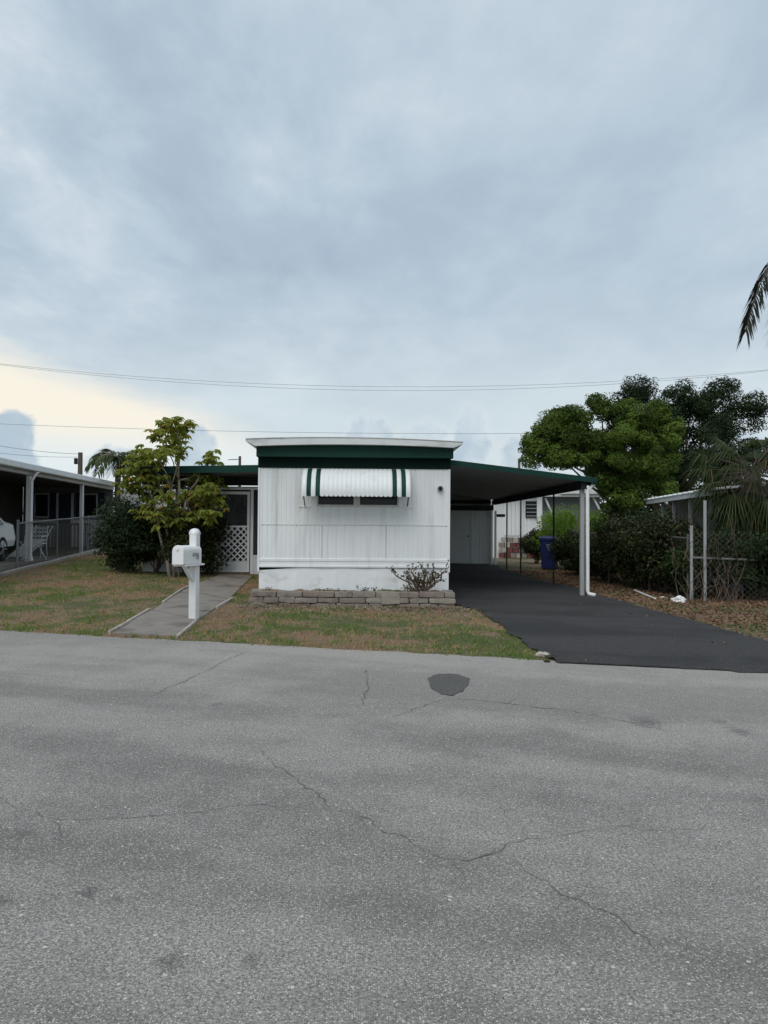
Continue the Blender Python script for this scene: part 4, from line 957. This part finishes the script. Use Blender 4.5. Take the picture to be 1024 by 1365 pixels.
# ------------------------------------------------------------------ vegetation
# umbrella-leaved small tree by the porch
def umbrella_tree():
    x, y = W(232, 18.2); z = g1(x, y); D = 18.2
    r = thing('umbrella_tree', 'yellowish small tree with pale slender stems in front of the porch', 'tree', (x, y, z)); st = MB(); C = []
    tips = [(214, 682), (234, 676), (255, 684), (270, 694), (286, 660), (224, 694), (246, 700), (196, 678), (270, 632), (284, 640), (262, 660), (280, 684), (205, 655), (180, 620), (214, 600), (222, 568), (236, 575), (190, 600), (178, 612), (200, 622), (230, 600), (280, 606), (210, 640), (185, 640), (262, 645), (275, 650), (250, 660), (222, 660), (240, 685), (268, 672), (172, 628), (196, 660), (232, 640), (284, 668), (215, 578), (243, 566), (232, 562), (228, 588), (170, 645), (205, 605)]
    for i, (px, py) in enumerate(tips):
        dd = D + random.uniform(-.6, .6); C.append(Vector((*W(px, dd), Z(px, py, dd))))
    base = Vector((x, y, z))
    forks = [Vector((*W(px, D), Z(px, py, D))) for px, py in ((215, 655), (228, 648), (238, 640), (248, 665), (205, 668))]
    for i, f in enumerate(forks): limb(st, base + Vector((random.uniform(-.12, .12), random.uniform(-.1, .1), -.05)), f, .036, .026, 5, .03)
    for c in C:
        f = min(forks, key=lambda q: (q - c).length + random.uniform(0, .5)); limb(st, f, c, .020, .009, 5, .05, 6)
    st.build('trunk', 'bark_pale', r, True)
    P = []; N = []; T_ = []
    for c in C:                              # each tip: whorls of drooping leaflets
        for k in range(17):
            a = random.uniform(0, 6.28); e = random.uniform(.05, .34); q = c + Vector((math.cos(a) * e, math.sin(a) * e, random.uniform(-.16, .14)))
            for j in range(7):
                b = j / 7 * 6.28 + random.random(); dv = Vector((math.cos(b), math.sin(b), random.uniform(-1.1, -.25))).normalized()
                P.append(q); T_.append(dv); N.append(.118 * random.uniform(.7, 1.3))
    P = np.array([list(p) for p in P]); T_ = np.array([list(p) for p in T_]); L = np.array(N)[:, None] * 1.25
    s = np.cross(T_, np.array((0, 0, 1.0))); s /= np.linalg.norm(s, axis=1, keepdims=True); n = len(P)
    a = P + T_ * L * .1; mid = P + T_ * L * .6 + np.array((0, 0, .012)); b = P + T_ * L * 1.1 - np.array((0, 0, .02))
    V = np.stack([a, mid - s * L * .30, b, mid + s * L * .30], 1).reshape(-1, 3); i = np.arange(n)[:, None] * 4
    npmesh('crown', V, np.concatenate([i + np.array([0, 1, 2]), i + np.array([0, 2, 3])]), 'lf_yel', r, 'stuff')
umbrella_tree()
shrub('dense_shrub', 'dense dark green shrub at the fence end beside the lawn', 165, 18.8, 1.75, 1.75, 'lf_shrub', 13000, .09, k=28)
shrub('leafy_shrub', 'loose olive green shrub at the foot of the yellowish tree', 250, 18.4, 1.25, 1.6, 'lf_hedge', 8500, .09, k=22)
shrub('leafy_shrub', 'tall dark shrub between the dense bush and the yellowish tree', 207, 18.9, 1.0, 1.45, 'lf_shrub', 6500, .10, k=14)
shrub('leafy_shrub', 'narrow brownish shrub pressed against the porch door frame', 281, 18.9, .55, 1.75, 'lf_hedge', 2600, .09, k=12)
def tree(name, label, px, D, crown_px, blobs_k, rmin, rmax, nleaf, mat, L, trunk_r, bark='bark', forks=7, lean=0, shell=.75):
    x, y = W(px, D); z = g1(x, y); r = thing(name, label, 'tree', (x, y, z)); bl = []
    for (cx, cy, rx, ry, k) in crown_px:
        c = (*W(cx, D), Z(cx, cy, D)); bl += subblobs(c, (rx * D / F, rx * D / F * .9, ry * D / F), k, rmin, rmax, nleaf, shell, -.55)
    crown('crown', bl, mat, r, L)
    st = MB(); cen = Vector((*W(crown_px[0][0], D), Z(crown_px[0][0], crown_px[0][1] + crown_px[0][3] * .7, D))); base = Vector((x, y, z - .1))
    pts = limb(st, base, cen, trunk_r, trunk_r * .6, 6, .05, 9)
    for c, rr_, _ in random.sample(bl, min(len(bl), forks * 4)):
        limb(st, pts[random.randint(3, 6)], c, trunk_r * .38, .012, 5, .08, 6)
    st.build('trunk', bark, r, True); return r
lobes = [(732, 578, 24, 20), (768, 551, 20, 15), (726, 606, 24, 20), (798, 543, 20, 14), (762, 573, 30, 22), (798, 600, 34, 24), (843, 556, 28, 20), (882, 556, 26, 20), (897, 588, 24, 22), (862, 590, 32, 26), (826, 576, 32, 24), (830, 622, 38, 24), (874, 620, 36, 26), (784, 624, 30, 20), (752, 614, 24, 18), (820, 648, 36, 20), (862, 648, 38, 22), (712, 592, 12, 12), (745, 556, 12, 10)]
tree('round_tree', 'bright green bushy tree with rounded clumps behind the carport', 818, 23.0, [(x, y, rx * .85, ry * .85, 8) for x, y, rx, ry in lobes[10:11] + lobes[:10] + lobes[11:]] + [(812, 606, 70, 40, 34), (850, 640, 48, 34, 22), (842, 672, 34, 20, 10), (770, 596, 40, 30, 12)], 90, .16, .36, 850, 'lf_green', .085, .13, shell=.8)
tree('dark_oak', 'tall dark feathery tree rising behind the metal roofed shed', 905, 30.0, [(905, 610, 92, 70, 56), (848, 535, 34, 26, 20), (972, 548, 42, 46, 38), (908, 548, 34, 36, 22), (935, 640, 84, 40, 26), (915, 575, 60, 40, 24), (862, 640, 50, 40, 22), (985, 620, 40, 40, 18), (920, 620, 70, 50, 40)], 90, .20, .52, 800, 'lf_dark', .095, .22)
hg = 'shrubs along the driveway fence'
for px, D, w_, h_, lb in ((778, 21.9, 1.7, 1.35, 'dark leafy shrub just behind the white carport downspout'), (803, 20.2, 1.7, 1.55, 'dark leafy shrub swallowing the fence below the round tree trunk'), (832, 18.9, 1.6, 1.85, 'dark shrub on the driveway fence between tree trunk and shed roof end'),
        (858, 17.7, 1.5, 1.75, 'dark leafy shrub under the end of the pale metal roof'), (886, 16.8, 1.3, 1.9, 'dark shrub on the driveway fence next to the gate post'), (757, 24.3, 1.5, 1.25, 'dark leafy shrub immediately beside the blue bin'), (716, 28.0, 1.3, 1.35, 'dark shrub between the brick base and the blue bin')):
    shrub('hedge_shrub', lb, px, D, w_, h_, 'lf_hedge', 8500, .085, hg, k=24)
for px, D, w_, h_, lb in ((972, 15.5, 1.1, 1.45, 'dark leafy shrub growing through the chain link gate mesh'), (1015, 15.2, 1.35, 1.6, 'dark bushy shrub at the foot of the fan palm'), (915, 15.9, .8, 1.1, 'low dark shrub between the gate posts and fence end')):
    shrub('gate_shrub', lb, px, D, w_, h_, 'lf_shrub', 6000, .09, 'shrubs at the gate', k=20)
shrub('lime_shrub', 'lime green leafy shrub topping the hedge behind the blue bin', 757, 25.6, 2.3, 2.25, 'lf_lime', 6500, .10, k=18)
shrub('lime_shrub', 'pale green hedge shrub between the downspout and round tree', 792, 24.0, 1.7, 2.1, 'lf_lime', 3800, .10, k=14)
# bare vine stems round the gate
vn = thing('bare_vine', 'tangle of bare grey vine stems on the chain link gate', 'vine', (*W(945, 15.0), g1(*W(945, 15.0)))); mb = MB()
for i in range(26):
    a = random.uniform(905, 990); b = a + random.uniform(-40, 40); d0 = random.uniform(14.95, 15.15); h = random.uniform(.9, 1.9); limb(mb, (*W(a, d0), g1(*W(a, d0)) - .03), (*W(b, 15.1), g1(*W(b, 15.1)) + h), .008, .003, 7, .10, 5)
mb.build('stem', 'twig', vn)
def feather(mbV, base, pts, nleaf, ll, droop, wid=.022):
    """pinnate frond: leaflets hang off the rachis; returns quads"""
    P = [Vector(p) for p in pts]; L = [0]
    for a, b in zip(P, P[1:]): L.append(L[-1] + (b - a).length)
    V = []; Fq = []
    for i in range(nleaf):
        f = .10 + .90 * i / (nleaf - 1); s = f * L[-1]; k = max(j for j in range(len(L) - 1) if L[j] <= s + 1e-6); t = (s - L[k]) / (L[k + 1] - L[k] + 1e-9); c = P[k].lerp(P[k + 1], t); d = (P[k + 1] - P[k]).normalized()
        sd = d.cross(Vector((0, 0, 1))); sd = sd.normalized() if sd.length > .05 else Vector((1, 0, 0))
        for sg in (-1, 1):
            l = ll * (.55 + .45 * math.sin(math.pi * min(1, .18 + f * .75))) * random.uniform(.8, 1.1); v = (sd * sg * random.uniform(.6, .95) + d * random.uniform(.45, .8) + Vector((0, 0, random.uniform(-.2, .25)))).normalized()
            m = c + v * l * .5 - Vector((0, 0, droop * l * .18)); e = c + v * l - Vector((0, 0, droop * l * .75)); w_ = v.cross(Vector((0, 0, 1))).normalized() * wid
            o = len(mbV[0]); mbV[0].extend([list(c - w_ * .4), list(c + w_ * .4), list(m + w_), list(m - w_), list(e + w_ * .1), list(e - w_ * .1)]); mbV[1].extend([(o, o + 1, o + 2, o + 3), (o + 3, o + 2, o + 4, o + 5)])
def arcpts(base, az, length, rise, fall, n=9):
    out = []
    for i in range(n + 1):
        t = i / n; h = length * (t - .18 * t * t); out.append(Vector(base) + Vector((math.cos(az) * h, math.sin(az) * h, rise * t - fall * t * t)))
    return out
def feather_palm(name, label, px, D, top, fronds, mat, tr, ll, nleaf=34, wid=.022):
    x, y = W(px, D); z = g1(x, y); r = thing(name, label, 'palm', (x, y, z)); mb = MB(); n = 14
    mb.tube([(x + .05 * math.sin(i * .5), y, z - .1 + (top - z + .1) * i / n) for i in range(n + 1)], [tr * (1.25 if i == 0 else 1) * (1 - .25 * i / n) * (1.05 if i % 2 else .97) for i in range(n + 1)], 10); mb.build('trunk', 'bark', r, True)
    bx_ = x + .05 * math.sin(n * .5)
    for az, ln, ri, fa in fronds:
        pts = arcpts((bx_, y, top - .05), az, ln, ri, fa); rc = MB().tube(pts, [.024 * (1 - .85 * i / 9) + .003 for i in range(10)], 5).build('frond', 'bark_pale' if mat != 'lf_frond' else 'bark', r)
        d = ([], []); feather(d, None, pts, nleaf, ll, .8, wid); npmesh('leaflets', d[0], d[1], mat, rc, 'stuff')
feather_palm('feather_palm', 'feathery palm showing behind the yellowish small tree', 158, 27.0, Z(158, 612, 27), [(a + random.uniform(-.2, .2), random.uniform(1.05, 1.45), random.uniform(.7, 1.25), random.uniform(.8, 1.5)) for a in np.linspace(0, 6.0, 15)], 'lf_palm', .12, .42, 26, .03)
x0, y0 = W(1088, 15.0)
feather_palm('tall_palm', 'tall palm with one drooping dark frond reaching over the yard', 1082, 15.0, Z(1088, 330, 15), [(math.pi + .06, 1.66, 1.15, 2.75)] + [(a, random.uniform(1.7, 2.1), random.uniform(.6, 1.3), random.uniform(1.3, 2.4)) for a in (-1.25, -.75, -.3, .2, .65, 1.1, 1.45)], 'lf_frond', .16, .46, 90, .013)
def fan_palm():
    x, y = W(1004, 16.2); z = g1(x, y); r = thing('fan_palm', 'shaggy fan palm with drooping grey green fronds beside the shed', 'palm', (x, y, z)); top = 2.85
    MB().tube([(x, y, z - .1), (x + .02, y, z + 1), (x, y, top)], [.2, .18, .15], 10).build('trunk', 'bark', r, True)
    for i in range(60):
        az = i * 2.399; el = .85 - 1.95 * (i / 59) ** .9 + random.uniform(-.1, .1); pl_ = random.uniform(.5, .95); d = Vector((math.cos(az) * math.cos(el), math.sin(az) * math.cos(el), math.sin(el)))
        a = Vector((x, y, top - .25 * (i / 59))); b = a + d * pl_ - Vector((0, 0, .06)); pt = MB().tube([a, a.lerp(b, .5) + Vector((0, 0, .03)), b], [.014, .010, .008], 5).build('frond', 'twig', r)
        sd = d.cross(Vector((0, 0, 1))).normalized(); V = []; Fq = []
        for k in range(26):
            t = (k / 25 - .5) * 2.7; v = (d * math.cos(t) + sd * math.sin(t)).normalized(); l = random.uniform(.6, .9) * (1 - .25 * abs(t) / 1.35)
            m = b + v * l * .5 - Vector((0, 0, .03)); e = b + v * l - Vector((0, 0, .30 * l + random.uniform(.05, .30))); w_ = v.cross(Vector((0, 0, 1))); w_ = (w_.normalized() if w_.length > .05 else sd) * .014
            o = len(V); V += [list(b - w_ * .4), list(b + w_ * .4), list(m + w_), list(m - w_), list(e + w_ * .15), list(e - w_ * .15)]; Fq += [(o, o + 1, o + 2, o + 3), (o + 3, o + 2, o + 4, o + 5)]
        npmesh('leaflets', V, Fq, 'lf_palm', pt, 'stuff')
fan_palm()
# far backdrop of trees so that no bare horizon shows between the houses
shrub('far_tree', 'distant dark tree line mass behind the grey outbuilding', 850, 46, 16, 3.6, 'lf_dark', 9000, .28, k=40, depth=5, cat='trees')
shrub('far_tree', 'distant dark trees behind the neighbouring white house', 120, 46, 12, 2.6, 'lf_dark', 6000, .28, k=30, depth=5, cat='trees')
# ------------------------------------------------------------------ lawn blades, leaf litter, debris
def grass():
    n = 420000
    x = rng.uniform(-12, 9.5, n); y = rng.uniform(8, 26, n); s = S(x, y) - wob(T(x, y)); D = x * math.sin(YAW) + y * math.cos(YAW); X = x * math.cos(YAW) - y * math.sin(YAW); px = 512 + F * X / D
    nn = np.array([noise.noise(Vector((a * .9, b * .9, 2.0))) + .5 * noise.noise(Vector((a * 3.1, b * 3.1, 5.0))) for a, b in zip(x, y)])
    front = (y < 13.85) & (x < 3.2); leftl = (x < -2.1) & (y < 24); right = (px > 690) & (x > 2.5)
    dens = np.where(front | leftl, .72 + .75 * nn - .55 * front * sst(12.9, 13.8, y), np.where(right, .16 + .45 * nn, .0))
    edge = np.exp(-np.abs(s) * 2.5) * .5
    keep = (s > -.04 + rng.normal(0, .05, n)) & (px > -25) & (px < 1050) & (rng.random(n) < dens + edge * (front | leftl)) & ~inpoly(DPOLY, x, y) & ~inpoly(WPOLY, x, y)
    keep &= ~((x > HX0 - .1) & (x < HX1 + .1) & (y > 13.9)) & ~((x < -2.0) & (x > -5.6) & (y > 19.4))
    Xe = x * math.cos(YAW) - y * math.sin(YAW); keep &= ~(Xe < LX - (D - 20.5) * math.tan(la) + .25)
    x, y, nn, s = x[keep], y[keep], nn[keep], s[keep]; n = len(x); z = np.maximum(gz(x, y), 0)
    tf = np.array([noise.noise(Vector((a * 7.5, b * 7.5, 9.0))) for a, b in zip(x, y)]); tuft = sst(-.05, .45, tf)
    h = (.014 + .020 * rng.random(n) ** 2 + .055 * tuft * rng.random(n)) * np.where(s < .3, 1.5, 1.1); a = rng.uniform(0, 6.28, n); w = rng.uniform(.004, .009, n); le = rng.normal(0, .8, (n, 2)) * h[:, None]
    p0 = np.stack([x - np.cos(a) * w, y - np.sin(a) * w, z - .004], 1); p1 = np.stack([x + np.cos(a) * w, y + np.sin(a) * w, z - .004], 1); p2 = np.stack([x + le[:, 0], y + le[:, 1], z + h], 1)
    V = np.stack([p0, p1, p2], 1).reshape(-1, 3); o = npmesh('lawn_grass', V, np.arange(n * 3).reshape(-1, 3), 'blade'); o['kind'] = 'stuff'; tag(o, 'short patchy dry grass on the front yard', 'grass')
grass()
def litter():
    n = 30000; x = rng.uniform(3.5, 9.5, n); y = rng.uniform(8.5, 24, n); D = x * math.sin(YAW) + y * math.cos(YAW); px = 512 + F * (x * math.cos(YAW) - y * math.sin(YAW)) / D
    k = (~inpoly(DPOLY, x, y) | (rng.random(n) < .006)) & (px < 1040) & (S(x, y) > .25 + .5 * rng.random(n)) & ((y > 11.5) | (rng.random(n) < .55)); x, y = x[k], y[k]; z = gz(x, y) + rng.uniform(.008, .035, len(x)); P = np.stack([x, y, z], 1); N = rng.normal(0, .5, P.shape) + (0, 0, 1)
    V, Fq = leaves(P, N, rng.uniform(.03, .09, len(P)), rng.uniform(.02, .045, len(P)), 0); o = npmesh('leaf_litter', V, Fq, 'mulch'); o['kind'] = 'stuff'; tag(o, 'brown fallen leaves beside the black driveway', 'leaves')
litter()
def crumbs():
    n = 2600; x = rng.uniform(-2.2, 2.6, n); y = 13.85 - np.abs(rng.normal(0, .55, n)); k = (S(x, y) > .3) & ~inpoly(DPOLY, x, y) & ~inpoly(WPOLY, x, y); x, y = x[k], y[k]
    P = np.stack([x, y, gz(x, y) + .012], 1); N = rng.normal(0, .6, P.shape) + (0, 0, 1); V, Fq = leaves(P, N, rng.uniform(.015, .06, len(P)), rng.uniform(.012, .035, len(P)), 0)
    o = npmesh('dry_debris', V, Fq, 'crumb'); o['kind'] = 'stuff'; tag(o, 'pale dry debris scattered along the block planter foot', 'debris')
M['crumb'] = leaf_mat('dry_debris', (.09, .075, .055), (.34, .29, .22), 0, .9)
crumbs()
def rock(name, label, px, py, size, mat, cat, seed, flat=.6, group=None):
    x, y = G(px, py); z = max(g1(x, y), 0); bm = bmesh.new(); bmesh.ops.create_icosphere(bm, subdivisions=3, radius=1)
    for v in bm.verts:
        c = v.co.copy(); k = 1 + .42 * noise.noise(c * 1.7 + Vector((seed, 0, 0))) + .25 * noise.noise(c * 4.1 + Vector((0, seed, 0))); v.co = Vector((c.x * size[0], c.y * size[1], c.z * size[2])) * k; v.co.z = max(v.co.z, -size[2] * .45)
    me = bpy.data.meshes.new(name); bm.to_mesh(me); bm.free(); o = link(name, me, mat, None, False); o.location = (x, y, z + size[2] * .42); tag(o, label, cat, group); return o
rock('plastic_bag', 'crumpled white plastic bag on the leaf litter near the gate', 905, 803, (.14, .10, .085), 'bag', 'bag', 3)
rock('white_rag', 'small white scrap lying beside the crumpled plastic bag', 884, 797, (.07, .05, .022), 'bag', 'scrap', 8)
a = G(846, 789); b = G(874, 800); o = MB().tube([(*a, g1(*a) + .04), (*b, g1(*b) + .03)], .02, 8).build('white_pipe', 'vinyl'); tag(o, 'thin white pipe lying on the leaf litter', 'pipe')
rock('concrete_chunk', 'broken white concrete chunk at the lawn and driveway corner', 724, 874, (.085, .06, .035), 'edging', 'rubble', 5)
for i, (px, py, sz) in enumerate(((738, 878, .05), (746, 882, .04), (730, 882, .035), (752, 880, .03))): rock('asphalt_clod', 'small dark asphalt clod beside the broken concrete chunk', px, py, (sz, sz, sz * .5), 'tarp', 'rubble', 11 + i, group='clods at the driveway corner')
